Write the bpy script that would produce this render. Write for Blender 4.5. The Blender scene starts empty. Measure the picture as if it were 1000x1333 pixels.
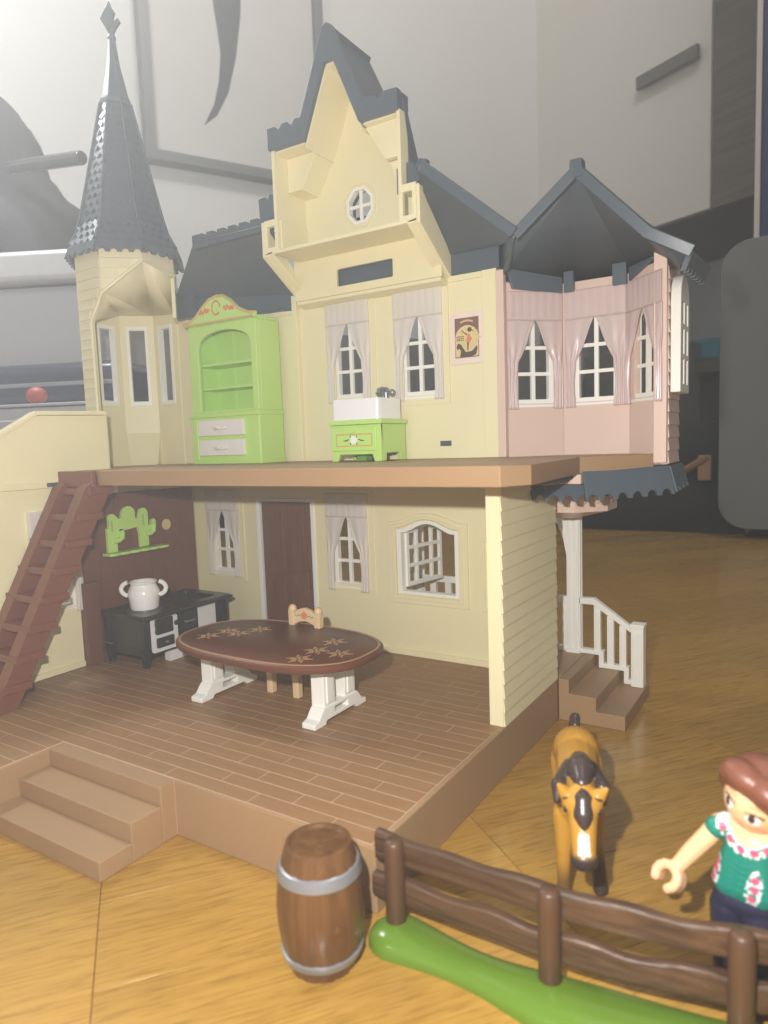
import bpy, bmesh, math, random
from mathutils import Vector, Matrix, noise
random.seed(7)
S = 0.01                                   # everything below is written in centimetres
C = bpy.context.scene.collection
sc = bpy.context.scene
pi = math.pi

# ------------------------------------------------------------------ camera, light, exposure
cam_d = bpy.data.cameras.new('camera'); cam = bpy.data.objects.new('camera', cam_d); C.objects.link(cam)
yaw, pitch, roll = -.569, .098, -.035
CP = Vector((13.83, -20.19, 14.95))
f_ = Vector((math.sin(yaw)*math.cos(pitch), math.cos(yaw)*math.cos(pitch), -math.sin(pitch)))
r_ = Vector((math.cos(yaw), -math.sin(yaw), 0)); u_ = r_.cross(f_)
r2 = r_*math.cos(roll)+u_*math.sin(roll); u2 = u_*math.cos(roll)-r_*math.sin(roll)
mw = Matrix((r2, u2, -f_)).transposed().to_4x4(); mw.translation = CP*S
cam.matrix_world = mw
cam_d.sensor_fit = 'HORIZONTAL'; cam_d.sensor_width = 36; cam_d.lens = 36*.904
cam_d.clip_start = .005; cam_d.clip_end = 60
cam_d.dof.use_dof = True; cam_d.dof.focus_distance = .47; cam_d.dof.aperture_fstop = 17
sc.camera = cam

w = bpy.data.worlds.new('World'); sc.world = w; w.use_nodes = True
w.node_tree.nodes['Background'].inputs['Color'].default_value = (1, .97, .93, 1)
w.node_tree.nodes['Background'].inputs['Strength'].default_value = .4

def lamp(name, kind, loc, power, col, **kw):
    d = bpy.data.lights.new(name, kind); d.energy = power; d.color = col
    for k, v in kw.items(): setattr(d, k, v)
    o = bpy.data.objects.new(name, d); C.objects.link(o); o.location = Vector(loc)*S
    return o
lamp('phone_flash', 'POINT', (10.6, -20.0, 17.9), 5.5, (1, .97, .92), shadow_soft_size=.0035)
cl = lamp('wall_fill_lamp', 'AREA', (25, 50, 218), 16, (1, .95, .89), shape='DISK', size=.5)  # unseen lamp added to brighten the room walls
cl.rotation_euler = Vector((-.72, .62, -.3)).to_track_quat('-Z', 'Y').to_euler()
lamp('room_lamp', 'POINT', (-66, 12, 74), 9, (.95, .98, 1), shadow_soft_size=.05)

sc.view_settings.view_transform = 'Standard'; sc.view_settings.look = 'None'
sc.view_settings.exposure = .12; sc.view_settings.gamma = 1
sc.cycles.max_bounces = 8

# ------------------------------------------------------------------ materials
def lin(c):
    return tuple(((v/255)/12.92 if v/255 <= .04045 else ((v/255+.055)/1.055)**2.4) for v in c)
MATS = {}
def mat(name, rgb, rough=.4, spec=.5, var=.06, nscale=120, bump=.0, bscale=600, metal=0, sss=0, trans=0):
    if name in MATS: return MATS[name]
    m = bpy.data.materials.new(name); m.use_nodes = True; nt = m.node_tree; N = nt.nodes; L = nt.links
    b = N['Principled BSDF']; c = lin(rgb)
    b.inputs['Roughness'].default_value = rough; b.inputs['Specular IOR Level'].default_value = spec
    b.inputs['Metallic'].default_value = metal
    tc = N.new('ShaderNodeTexCoord')
    n1 = N.new('ShaderNodeTexNoise'); n1.inputs['Scale'].default_value = nscale; n1.inputs['Detail'].default_value = 4
    L.new(tc.outputs['Object'], n1.inputs['Vector'])
    mx = N.new('ShaderNodeMix'); mx.data_type = 'RGBA'
    mx.inputs['A'].default_value = tuple(max(0, v*(1-var)) for v in c)+(1,)
    mx.inputs['B'].default_value = tuple(min(1, v*(1+var)) for v in c)+(1,)
    L.new(n1.outputs['Fac'], mx.inputs['Factor']); L.new(mx.outputs['Result'], b.inputs['Base Color'])
    n2 = N.new('ShaderNodeTexNoise'); n2.inputs['Scale'].default_value = 60; n2.inputs['Detail'].default_value = 3
    L.new(tc.outputs['Object'], n2.inputs['Vector'])
    mr = N.new('ShaderNodeMapRange'); mr.inputs['To Min'].default_value = rough*.85; mr.inputs['To Max'].default_value = min(1, rough*1.15)
    L.new(n2.outputs['Fac'], mr.inputs['Value']); L.new(mr.outputs['Result'], b.inputs['Roughness'])
    if bump:
        n3 = N.new('ShaderNodeTexNoise'); n3.inputs['Scale'].default_value = bscale; n3.inputs['Detail'].default_value = 5
        L.new(tc.outputs['Object'], n3.inputs['Vector'])
        bp_ = N.new('ShaderNodeBump'); bp_.inputs['Strength'].default_value = bump; bp_.inputs['Distance'].default_value = .0004
        L.new(n3.outputs['Fac'], bp_.inputs['Height']); L.new(bp_.outputs['Normal'], b.inputs['Normal'])
    if trans:
        t = N.new('ShaderNodeBsdfTranslucent'); L.new(mx.outputs['Result'], t.inputs['Color'])
        tp = N.new('ShaderNodeBsdfTransparent')
        ms = N.new('ShaderNodeMixShader'); ms.inputs[0].default_value = trans
        ms2 = N.new('ShaderNodeMixShader'); ms2.inputs[0].default_value = .26
        L.new(b.outputs[0], ms.inputs[1]); L.new(t.outputs[0], ms.inputs[2])
        L.new(ms.outputs[0], ms2.inputs[1]); L.new(tp.outputs[0], ms2.inputs[2])
        L.new(ms2.outputs[0], N['Material Output'].inputs['Surface'])
    if sss:
        b.inputs['Subsurface Weight'].default_value = sss; b.inputs['Subsurface Radius'].default_value = (.004, .002, .001)
        b.inputs['Subsurface Scale'].default_value = .3
    MATS[name] = m; return m

def wood(name, dark, light, rough, axis_scale, angle=0, bump=.12, tint=True, spec=.5, pores=0):
    """stretched noise grain; axis_scale stretches the noise so that the grain runs along local x"""
    m = bpy.data.materials.new(name); m.use_nodes = True; nt = m.node_tree; N = nt.nodes; L = nt.links
    b = N['Principled BSDF']; b.inputs['Roughness'].default_value = rough; b.inputs['Specular IOR Level'].default_value = spec
    tc = N.new('ShaderNodeTexCoord'); mp = N.new('ShaderNodeMapping')
    mp.inputs['Scale'].default_value = axis_scale; mp.inputs['Rotation'].default_value = (0, 0, angle)
    oi = N.new('ShaderNodeObjectInfo'); ad = N.new('ShaderNodeVectorMath'); ad.operation = 'ADD'
    ml = N.new('ShaderNodeMath'); ml.operation = 'MULTIPLY'; ml.inputs[1].default_value = 7.3
    L.new(oi.outputs['Random'], ml.inputs[0]); L.new(tc.outputs['Object'], mp.inputs['Vector'])
    L.new(mp.outputs[0], ad.inputs[0]); L.new(ml.outputs[0], ad.inputs[1])
    n = N.new('ShaderNodeTexNoise'); n.inputs['Scale'].default_value = 1; n.inputs['Detail'].default_value = 7; n.inputs['Roughness'].default_value = .62
    n.inputs['Distortion'].default_value = .5
    L.new(ad.outputs[0], n.inputs['Vector'])
    cr = N.new('ShaderNodeValToRGB'); e = cr.color_ramp.elements
    e[0].position = .3; e[0].color = lin(dark)+(1,); e[1].position = .68; e[1].color = lin(light)+(1,)
    L.new(n.outputs['Fac'], cr.inputs['Fac'])
    col_out = cr.outputs[0]
    if pores:
        mp2 = N.new('ShaderNodeMapping'); mp2.inputs['Scale'].default_value = (axis_scale[0]*3.2, axis_scale[1]*3.5, axis_scale[2]*3.5); mp2.inputs['Rotation'].default_value = (0, 0, angle)
        L.new(ad.outputs[0], mp2.inputs['Vector'])
        mp2.inputs['Scale'].default_value = (3.2, 3.5, 3.5); mp2.inputs['Rotation'].default_value = (0, 0, 0)
        n2 = N.new('ShaderNodeTexNoise'); n2.inputs['Scale'].default_value = 1; n2.inputs['Detail'].default_value = 4; L.new(mp2.outputs[0], n2.inputs['Vector'])
        r2_ = N.new('ShaderNodeValToRGB'); q = r2_.color_ramp.elements
        q[0].position = .36; q[0].color = (1-pores, 1-pores*1.1, 1-pores*1.25, 1); q[1].position = .5; q[1].color = (1, 1, 1, 1)
        L.new(n2.outputs['Fac'], r2_.inputs['Fac'])
        mm = N.new('ShaderNodeMix'); mm.data_type = 'RGBA'; mm.blend_type = 'MULTIPLY'; mm.inputs['Factor'].default_value = 1
        L.new(cr.outputs[0], mm.inputs['A']); L.new(r2_.outputs[0], mm.inputs['B']); col_out = mm.outputs['Result']
    hv = N.new('ShaderNodeHueSaturation'); mr = N.new('ShaderNodeMapRange')
    mr.inputs['To Min'].default_value = .88 if tint else 1; mr.inputs['To Max'].default_value = 1.06 if tint else 1
    L.new(oi.outputs['Random'], mr.inputs['Value']); L.new(mr.outputs[0], hv.inputs['Value'])
    L.new(col_out, hv.inputs['Color']); L.new(hv.outputs[0], b.inputs['Base Color'])
    bp_ = N.new('ShaderNodeBump'); bp_.inputs['Strength'].default_value = bump; bp_.inputs['Distance'].default_value = .0005
    L.new(n.outputs['Fac'], bp_.inputs['Height']); L.new(bp_.outputs[0], b.inputs['Normal'])
    MATS[name] = m; return m

def vcol(name, rough=.35, spec=.5, sss=0):
    m = bpy.data.materials.new(name); m.use_nodes = True; N = m.node_tree.nodes; L = m.node_tree.links
    a = N.new('ShaderNodeVertexColor'); a.layer_name = 'col'; b = N['Principled BSDF']
    b.inputs['Roughness'].default_value = rough; b.inputs['Specular IOR Level'].default_value = spec
    L.new(a.outputs['Color'], b.inputs['Base Color']); MATS[name] = m; return m

yellow = mat('cream_yellow_plastic', (233, 224, 184), .37, .4, .03, 30)
yellow_side = yellow
tan = mat('tan_brown_plastic', (162, 131, 98), .5, .4, .05, 60, .15, 900)
tan_edge = mat('pale_tan_plastic', (206, 174, 146), .5, .4, .05, 60)  # paler tan for the sheet that shows between the deck boards
board_m = wood('moulded_deck_board', (146, 109, 74), (155, 119, 83), .5, (30, 300, 300), 0, .05, False)
slate = mat('slate_grey_plastic', (80, 90, 100), .36, .5, .06, 80, .08, 500)
pink = mat('pale_pink_plastic', (218, 192, 178), .37, .4, .03, 30)
white = mat('white_plastic', (240, 239, 232), .35, .5, .02, 40)
brown = mat('chocolate_brown_plastic', (112, 72, 54), .42, .45, .06, 60, .05, 700)
brown_door = wood('grained_brown_plastic', (104, 70, 52), (122, 86, 66), .45, (260, 260, 14), 0, .5, False)
green = mat('lime_green_plastic', (190, 226, 124), .36, .5, .02, 40)
curtain_m = mat('milky_curtain_plastic', (248, 243, 239), .38, .45, .03, 40, trans=.35)
pearl_m = mat('pearly_pink_curtain', (242, 226, 224), .25, .8, .04, 60, trans=.35)
black = mat('black_stove_plastic', (46, 46, 46), .3, .6, .08, 80)
chrome = mat('grey_metal_plastic', (150, 152, 152), .28, .6, .05, 60, metal=.5)
sandy = mat('light_beige_plastic', (222, 192, 150), .42, .45, .03, 40)
table_m = mat('table_brown_plastic', (106, 66, 48), .36, .5, .04, 60)
table_rim = mat('table_rim_tan', (186, 140, 110), .4, .5, .04, 60)
print_tan = mat('tan_flower_print', (205, 165, 125), .5, .3, .02)
salmon = mat('salmon_print', (216, 130, 90), .5, .3, .03)
gold_print = mat('gold_print', (214, 178, 110), .45, .4, .05)
dkgreen = mat('dark_green_print', (48, 80, 60), .5, .3, .03)
teal_print = mat('teal_print', (120, 160, 140), .5, .3, .03)
silver = mat('silver_hoop_plastic', (150, 151, 156), .3, .6, .06, 60, metal=.5)
grass_m = mat('grass_green_plastic', (96, 126, 40), .22, .6, .05, 40)
fence_m = wood('fence_brown_plastic', (60, 42, 29), (100, 73, 52), .38, (20, 420, 420), 0, .9, False)
fence_post_m = mat('fence_post_brown_plastic', (86, 61, 43), .4, .5, .05, 60, .1, 400)
barrel_m = wood('barrel_brown_plastic', (84, 56, 34), (112, 79, 47), .25, (230, 230, 18), 0, .45, False)

# ------------------------------------------------------------------ mesh builder
ORG = {}
class MB:
    def __init__(s): s.bm = bmesh.new()
    def poly(s, pts):
        return s.bm.faces.new([s.bm.verts.new(Vector(p)) for p in pts])
    def hexa(s, p):      # 8 points: bottom ring 0-3, top ring 4-7
        v = [s.bm.verts.new(Vector(q)) for q in p]
        for a in ((3,2,1,0),(4,5,6,7),(0,1,5,4),(1,2,6,5),(2,3,7,6),(3,0,4,7)):
            s.bm.faces.new([v[i] for i in a])
        return s
    def box(s, x0, x1, y0, y1, z0, z1, M=None):
        p = [(x0,y0,z0),(x1,y0,z0),(x1,y1,z0),(x0,y1,z0),(x0,y0,z1),(x1,y0,z1),(x1,y1,z1),(x0,y1,z1)]
        if M is not None: p = [M @ Vector(q) for q in p]
        return s.hexa(p)
    def plate(s, outer, holes, O, ux, th, uz=(0,0,1), n=None):
        """2-D outline (s,z) with holes, extruded by th along n (default: ux turned +90 deg about z)"""
        O = Vector(O); ux = Vector(ux); uz = Vector(uz)
        n = Vector(n) if n else Vector((-ux.y, ux.x, 0))
        b = bmesh.new(); es = []
        for loop in [outer]+list(holes):
            vs = [b.verts.new(O+ux*p[0]+uz*p[1]) for p in loop]
            es += [b.edges.new((vs[i], vs[(i+1) % len(vs)])) for i in range(len(vs))]
        bmesh.ops.triangle_fill(b, use_beauty=True, use_dissolve=False, edges=es)
        fs = list(b.faces)
        r = bmesh.ops.extrude_face_region(b, geom=fs)
        bmesh.ops.translate(b, verts=[v for v in r['geom'] if isinstance(v, bmesh.types.BMVert)], vec=n*th)
        bmesh.ops.recalc_face_normals(b, faces=b.faces)
        me = bpy.data.meshes.new('tmp'); b.to_mesh(me); b.free(); s.bm.from_mesh(me); bpy.data.meshes.remove(me)
        return s
    def slab(s, pts, th):   # planar polygon extruded along minus its normal
        p = [Vector(q) for q in pts]; n = (p[1]-p[0]).cross(p[2]-p[0]).normalized()*th
        a = [s.bm.verts.new(q) for q in p]; b = [s.bm.verts.new(q-n) for q in p]; k = len(p)
        s.bm.faces.new(a); s.bm.faces.new(b[::-1])
        for i in range(k): s.bm.faces.new([a[i], b[i], b[(i+1) % k], a[(i+1) % k]])
        return s
    def lathe(s, prof, c=(0,0,0), n=32, M=None, sx=1, sy=1, rot=0, cap=True):
        rings = []
        for r, z in prof:
            ring = []
            for i in range(n):
                a = 2*pi*i/n+rot; q = Vector((r*math.cos(a)*sx, r*math.sin(a)*sy, z))
                q = (M @ q) if M is not None else q+Vector(c)
                ring.append(s.bm.verts.new(q))
            rings.append(ring)
        for a, b in zip(rings, rings[1:]):
            for i in range(n): s.bm.faces.new([a[i], a[(i+1) % n], b[(i+1) % n], b[i]])
        if cap: s.bm.faces.new(rings[0][::-1]); s.bm.faces.new(rings[-1])
        return s
    def tube(s, pts, r, n=8, cap=True):
        P = [Vector(p) for p in pts]; rings = []; R = r if isinstance(r, (list, tuple)) else [r]*len(P)
        for i, p in enumerate(P):
            t = (P[min(i+1, len(P)-1)]-P[max(i-1, 0)]).normalized()
            a = t.orthogonal() if i == 0 else (prev - t*prev.dot(t))
            a.normalize(); prev = a; b = t.cross(a)
            rings.append([s.bm.verts.new(p+(a*math.cos(2*pi*k/n)+b*math.sin(2*pi*k/n))*R[i]) for k in range(n)])
        for a, b in zip(rings, rings[1:]):
            for i in range(n): s.bm.faces.new([a[i], a[(i+1) % n], b[(i+1) % n], b[i]])
        if cap: s.bm.faces.new(rings[0][::-1]); s.bm.faces.new(rings[-1])
        return s
    def ball(s, c, r, seg=20, M=None):
        m = Matrix.Translation(Vector(c))
        if M is not None: m = m @ M
        rr = r if isinstance(r, (tuple, list)) else (r, r, r)
        m = m @ Matrix.Diagonal((rr[0], rr[1], rr[2], 1))
        bmesh.ops.create_uvsphere(s.bm, u_segments=seg, v_segments=max(6, seg//2), radius=1, matrix=m)
        return s
    def grid(s, fn, nu, nv):
        V = [[s.bm.verts.new(Vector(fn(i/nu, j/nv))) for j in range(nv+1)] for i in range(nu+1)]
        for i in range(nu):
            for j in range(nv): s.bm.faces.new([V[i][j], V[i+1][j], V[i+1][j+1], V[i][j+1]])
        return s
    def mesh(s, name, org=(0,0,0), recalc=True, sharp=35):
        bm = s.bm
        if recalc: bmesh.ops.recalc_face_normals(bm, faces=bm.faces)
        o = Vector(org)
        for v in bm.verts: v.co = (v.co-o)*S
        for f in bm.faces: f.smooth = True
        th = math.radians(sharp)
        for e in bm.edges:
            if len(e.link_faces) == 2:
                try: e.smooth = e.calc_face_angle() < th
                except ValueError: e.smooth = False
        me = bpy.data.meshes.new(name); bm.to_mesh(me); bm.free(); return me

def finish(o, m, bevel, solid=0):
    for mm in (m if isinstance(m, (list, tuple)) else [m]): o.data.materials.append(mm)
    if solid:
        d = o.modifiers.new('thickness', 'SOLIDIFY'); d.thickness = solid*S; d.offset = 0
    if bevel:
        d = o.modifiers.new('bevel', 'BEVEL'); d.width = bevel*S; d.segments = 2; d.limit_method = 'ANGLE'; d.angle_limit = math.radians(40); d.harden_normals = True
    return o
def root_of(o):
    while o.parent: o = o.parent
    return o
def build(mb, name, m, parent=None, bevel=.02, solid=0, sharp=35, local=False, recalc=True, loc=None, rz=0):
    org = (0,0,0)
    if parent is not None and not local: org = ORG.get(root_of(parent).name, (0,0,0))
    me = mb.mesh(name, org, recalc, sharp)
    o = bpy.data.objects.new(name, me); C.objects.link(o)
    if parent is not None: o.parent = parent
    if loc: o.location = Vector(loc)*S
    if rz: o.rotation_euler.z = rz
    return finish(o, m, bevel, solid)
def tag(o, label, cat, group=None, kind=None):
    o['label'] = label; o['category'] = cat
    if group: o['group'] = group
    if kind: o['kind'] = kind
    return o
def thing(name, label, cat, loc, rz=0, group=None):
    o = bpy.data.objects.new(name, None); C.objects.link(o); o.empty_display_size = .01
    o.location = Vector(loc)*S; o.rotation_euler.z = rz; ORG[o.name] = tuple(loc)
    return tag(o, label, cat, group)
def copy_part(o, parent, loc=None, rz=None, delta=None):
    c = o.copy(); C.objects.link(c); c.parent = parent
    if loc is not None: c.location = loc
    if rz is not None: c.rotation_euler.z = rz
    for ch in o.children: copy_part(ch, c)
    return c
def arc(cx, cz, r, a0, a1, n=10, rz=None):
    rz = rz or r
    return [(cx+r*math.cos(math.radians(a0+(a1-a0)*i/n)), cz+rz*math.sin(math.radians(a0+(a1-a0)*i/n))) for i in range(n+1)]
def rect(x0, x1, z0, z1): return [(x0,z0),(x1,z0),(x1,z1),(x0,z1)]
def rrect(x0, x1, z0, z1, r, n=4):
    return arc(x1-r,z0+r,r,-90,0,n)+arc(x1-r,z1-r,r,0,90,n)+arc(x0+r,z1-r,r,90,180,n)+arc(x0+r,z0+r,r,180,270,n)
GZ = -2.63                                  # level of the parquet
GA = math.radians(52)                       # direction of its grain

# ------------------------------------------------------------------ parquet floor
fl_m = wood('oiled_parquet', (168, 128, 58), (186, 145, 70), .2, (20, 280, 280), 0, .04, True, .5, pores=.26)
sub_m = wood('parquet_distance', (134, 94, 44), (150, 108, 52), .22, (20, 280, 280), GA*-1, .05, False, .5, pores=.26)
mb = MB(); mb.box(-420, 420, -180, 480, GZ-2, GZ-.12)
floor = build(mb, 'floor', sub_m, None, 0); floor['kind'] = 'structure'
PL, PW = 16.2, 4.85
mb = MB(); mb.box(-PL/2+.018, PL/2-.018, -PW/2+.016, PW/2-.016, -.5, 0)
pm = mb.mesh('floorboard')
cands = []
row_off = {j: (0 if -2 <= j <= 3 else random.choice((0, PL/2, 5.3))) for j in range(-30, 32)}
for i in range(-14, 16):
    for j in range(-30, 32):
        off = row_off[j]
        u = -9.9+PL*(i+.5)+off; v = PW*(j+.5)
        x = math.cos(GA)*u-math.sin(GA)*v; y = math.sin(GA)*u+math.cos(GA)*v
        d = Vector((x, y, GZ))-CP; dz = d.dot(f_)
        near = math.hypot(x, y+4) < 24
        if dz < 4 and not near: continue
        px, py = 500+904*d.dot(r2)/max(dz, 4), 666-904*d.dot(u2)/max(dz, 4)
        if not near and not (-260 < px < 1260 and py < 1750): continue
        if -27 < x < -9 and 7 < y < 14: continue            # wholly under the house
        cands.append((dz, x, y))
cands.sort()
first = None
for k, (dz, x, y) in enumerate(cands[:300]):
    if first is None:
        o = bpy.data.objects.new('floorboard', pm); C.objects.link(o); finish(o, fl_m, .012); first = o
    else:
        o = first.copy(); C.objects.link(o)
    o.parent = floor; o.location = Vector((x, y, GZ+random.uniform(-.012, .012)))*S; o.rotation_euler.z = GA
if len(cands) > 300:
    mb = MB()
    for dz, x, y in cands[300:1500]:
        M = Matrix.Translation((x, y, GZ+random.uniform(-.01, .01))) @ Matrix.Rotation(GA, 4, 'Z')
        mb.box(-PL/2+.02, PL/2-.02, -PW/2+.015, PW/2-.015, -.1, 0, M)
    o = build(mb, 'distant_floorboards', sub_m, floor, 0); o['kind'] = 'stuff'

# ------------------------------------------------------------------ the room behind
wall_m = mat('painted_wall', (234, 233, 230), .8, .2, .02, 3)
CW = Vector((-69.4, 212.4, 0)); DL = Vector((-.447, -.894, 0)); DB = Vector((.894, -.447, 0))
mb = MB(); mb.plate([(-10,GZ),(330,GZ),(330,240),(-10,240)], [], CW, DL, 6, n=(-.894,.447,0))
o = build(mb, 'wall_left', wall_m, None, 0); o['kind'] = 'structure'
NB = Vector((.447, .894, 0))
mb = MB(); mb.plate([(-6,GZ),(300,GZ),(300,240),(-6,240)], [], CW+NB*52, DB, 6, n=NB)
o = build(mb, 'wall_back', wall_m, None, 0); o['kind'] = 'structure'
mb = MB(); mb.plate([(0,GZ),(52,GZ),(52,240),(0,240)], [], CW, NB, 5, n=(-.894,.447,0))
o = build(mb, 'wall_return', wall_m, None, 0); o['kind'] = 'structure'
mb = MB(); mb.box(-330, 330, -130, 420, 240, 246)
o = build(mb, 'ceiling', wall_m, None, 0); o['kind'] = 'structure'

# wall cabinet with white door, bar handle, wood front
grey_wood = wood('grey_brown_cabinet_wood', (86, 78, 72), (122, 112, 104), .5, (4, 4, 60), 0, .1, False)
cab_white = mat('matt_white_front', (232, 229, 220), .55, .3, .02, 4)
K = 1.9
def bk(s, d, z): p = CW+DB*s+NB*d; return Vector((p.x, p.y, z))
wc = thing('wall_cabinet', 'large wall cabinet with a white door, a grey bar handle and a dark wood front', 'cabinet', bk(40, 0, 72.5))
mb = MB(); mb.plate([(-2,72.5),(92,72.5),(92,190),(-2,190)], [], CW+NB*2.2, DB, 48, n=NB)
build(mb, 'body', grey_wood, wc, .2)
mb = MB(); mb.plate([(-1,72.8),(62.7,72.8),(62.7,189),(-1,189)], [], CW, DB, 2, n=NB)
dr = build(mb, 'door', cab_white, wc, .25)
mb = MB(); mb.plate([(41.5,110.5),(60.5,110.5),(60.5,113.8),(41.5,113.8)], [], CW-NB*2.6, DB, 1.2, n=NB)
mb.plate([(43,111.5),(45,111.5),(45,113),(43,113)], [], CW-NB*1.4, DB, 1.3, n=NB)
mb.plate([(57,111.5),(59,111.5),(59,113),(57,113)], [], CW-NB*1.4, DB, 1.3, n=NB)
build(mb, 'handle', mat('brushed_grey_handle', (120, 116, 110), .4, .5), dr, .1)
mb = MB(); mb.plate([(63.1,72.6),(91.5,72.6),(91.5,189),(63.1,189)], [], CW+NB*.3, DB, 1.8, n=NB)
build(mb, 'wood_front', grey_wood, wc, .2)
# shelf and turquoise box
mb = MB(); mb.plate([(22,33),(150,33),(150,37.5),(22,37.5)], [], CW+NB*24, DB, 27.5, n=NB)
tag(build(mb, 'wall_shelf', grey_wood, None, .2), 'dark wooden shelf board on the wall under the cabinet', 'shelf')
mb = MB(); mb.plate([(31,37.7),(48,37.7),(48,43),(31,43)], [], CW+NB*27, DB, 14, n=NB)
mb.plate([(30.6,42),(48.4,42),(48.4,43.6),(30.6,43.6)], [], CW+NB*26.6, DB, 14.8, n=NB)
tag(build(mb, 'storage_box', mat('turquoise_plastic', (70, 168, 188), .5), None, .3), 'flat turquoise box lying on the dark wall shelf', 'box')
# navy panel at the right edge
nv = thing('folding_screen', 'dark navy blue panel with a pale edge strip at the right of the wall cabinet', 'panel', (10.5, 117, 44))
mb = MB(); mb.box(3.5, 40, 116, 119, 42, 190); build(mb, 'panel', mat('navy_cloth', (44, 54, 92), .7, .2, .1, 12), nv, .3)
mb = MB(); mb.box(2.6, 3.45, 115.6, 119.3, 41.6, 190); build(mb, 'edge_strip', mat('pale_trim', (196, 184, 180), .5), nv, .1)
mb = MB(); mb.box(30, 33, 116.8, 118.4, GZ, 42); build(mb, 'leg', black, nv, .1)
# grey suitcase, right edge
gs = thing('suitcase', 'large upright grey suitcase with rounded corners standing on the parquet at right', 'suitcase', (16, 112, GZ))
gm = mat('grey_suitcase_shell', (112, 113, 112), .45, .4, .05, 4)
mb = MB(); mb.plate(rrect(-1.2, 34, GZ+1.6, 45, 4.5, 6), [], (0,106,0), (1,0.03,0), 16)
build(mb, 'shell', gm, gs, 1.4)
mb = MB(); mb.plate(rrect(-1.4, 34.2, GZ+1.4, 45.2, 4.6, 6), [rrect(-.6, 33.4, GZ+2.2, 44.4, 4, 6)], (0,113.6,0), (1,0.03,0), .8)
build(mb, 'zip_band', mat('dark_zip', (52, 52, 54), .6), gs, .1)
for x in (3, 29):
    for y in (109, 119):
        mb = MB(); mb.lathe([(.9,-.5),(1.1,-.3),(1.1,.3),(.9,.5)], n=16, M=Matrix.Translation((x, y, GZ+1.1)) @ Matrix.Rotation(pi/2, 4, 'Y'))
        build(mb, 'wheel', black, gs, 0)
# black bag on the floor
blk_cloth = mat('black_bag_cloth', (40, 39, 40), .75, .25, .15, 12, .4, 90)
bg = thing('duffel_bag', 'slumped black cloth duffel bag lying on the parquet behind the porch', 'bag', (-16, 122, GZ))
mb = MB()
def bagfn(cx, cy, lx, ly, h, seed):
    def fn(u, v):
        a = 2*pi*u; t = v
        r = (math.sin(pi*(.08+.92*t)/1.0*.5+pi/2*0) if False else (1-(1-t)**3))
        e = .5
        x = math.copysign(abs(math.cos(a))**e, math.cos(a)); y = math.copysign(abs(math.sin(a))**e, math.sin(a))
        k = (1-t**3.2)**.45 if t < 1 else 0
        bul = 1+.06*math.sin(3*pi*t)
        p = Vector((cx+lx*x*k*bul, cy+ly*y*k*bul, GZ+.1+h*t**.9))
        nz = noise.noise(p*.09+Vector((seed,0,0)))
        return p+Vector((nz*2.2, nz*1.5, nz*2.6*t))
    return fn
mb.grid(bagfn(-15, 124, 27, 12, 19.5, 3.), 64, 20)
bmesh.ops.remove_doubles(mb.bm, verts=mb.bm.verts, dist=.02)
build(mb, 'body', blk_cloth, bg, 0)
mb = MB(); mb.tube([(-9,114.5,7.6),(-7,112.6,8.6),(-5,112.2,9.8),(-3.6,112.4,10.6)], .7, 8)
build(mb, 'handle', mat('tan_leather_strap', (150, 108, 74), .6), bg, 0)
mb = MB(); mb.box(-5.2, -3.0, 111.9, 113.4, 6.6, 11); build(mb, 'tag', mat('tan_leather_tag', (176, 138, 104), .6), bg, .2)
mb = MB(); mb.plate([(4,40),(11,42),(12,35),(6,33)], [], (0,0,0), (1,0,0), 1)
mb.bm.free()
# dark sofa behind the house
sofa_m = mat('dark_grey_sofa_cloth', (138, 138, 134), .85, .2, .08, 20, .3, 150)
sf = thing('sofa', 'long dark grey cloth sofa standing behind the toy house', 'sofa', (CW+DL*60+Vector((.894,-.447,0))*20)+Vector((0,0,GZ)))
NL = Vector((.894, -.447, 0))
def sofa_box(s0, s1, d0, d1, z0, z1, name):
    mb = MB(); mb.plate([(s0,z0),(s1,z0),(s1,z1),(s0,z1)], [], CW+NL*d0, DL, d1-d0, n=NL); return build(mb, name, sofa_m, sf, 1.5)
sofa_box(2, 190, 3, 14, GZ+4, 44, 'backrest'); sofa_box(2, 190, 14, 34, GZ+4, 17, 'seat')
sofa_box(-4, 1.8, 3, 34, GZ+4, 25, 'armrest'); sofa_box(190.2, 198, 3, 34, GZ+4, 25, 'armrest')
for s in (4, 186):
    for d in (6, 30):
        sofa_box(s, s+3, d, d+3, GZ, GZ+4, 'leg')
mb = MB(); mb.plate([(-2,GZ+3),(34,GZ+3),(34,43),(-2,43)], [], CW+NB*14+DB*8, DB, 14, n=NB)
for a in ((2, 6), (26, 30)): mb.plate([(a[0],GZ),(a[1],GZ),(a[1],GZ+3),(a[0],GZ+3)], [], CW+NB*16+DB*8, DB, 10, n=NB)
tag(build(mb, 'ottoman', sofa_m, None, 1.5), 'dark grey cloth box seat in the corner below the wall cabinet', 'seat')

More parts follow.
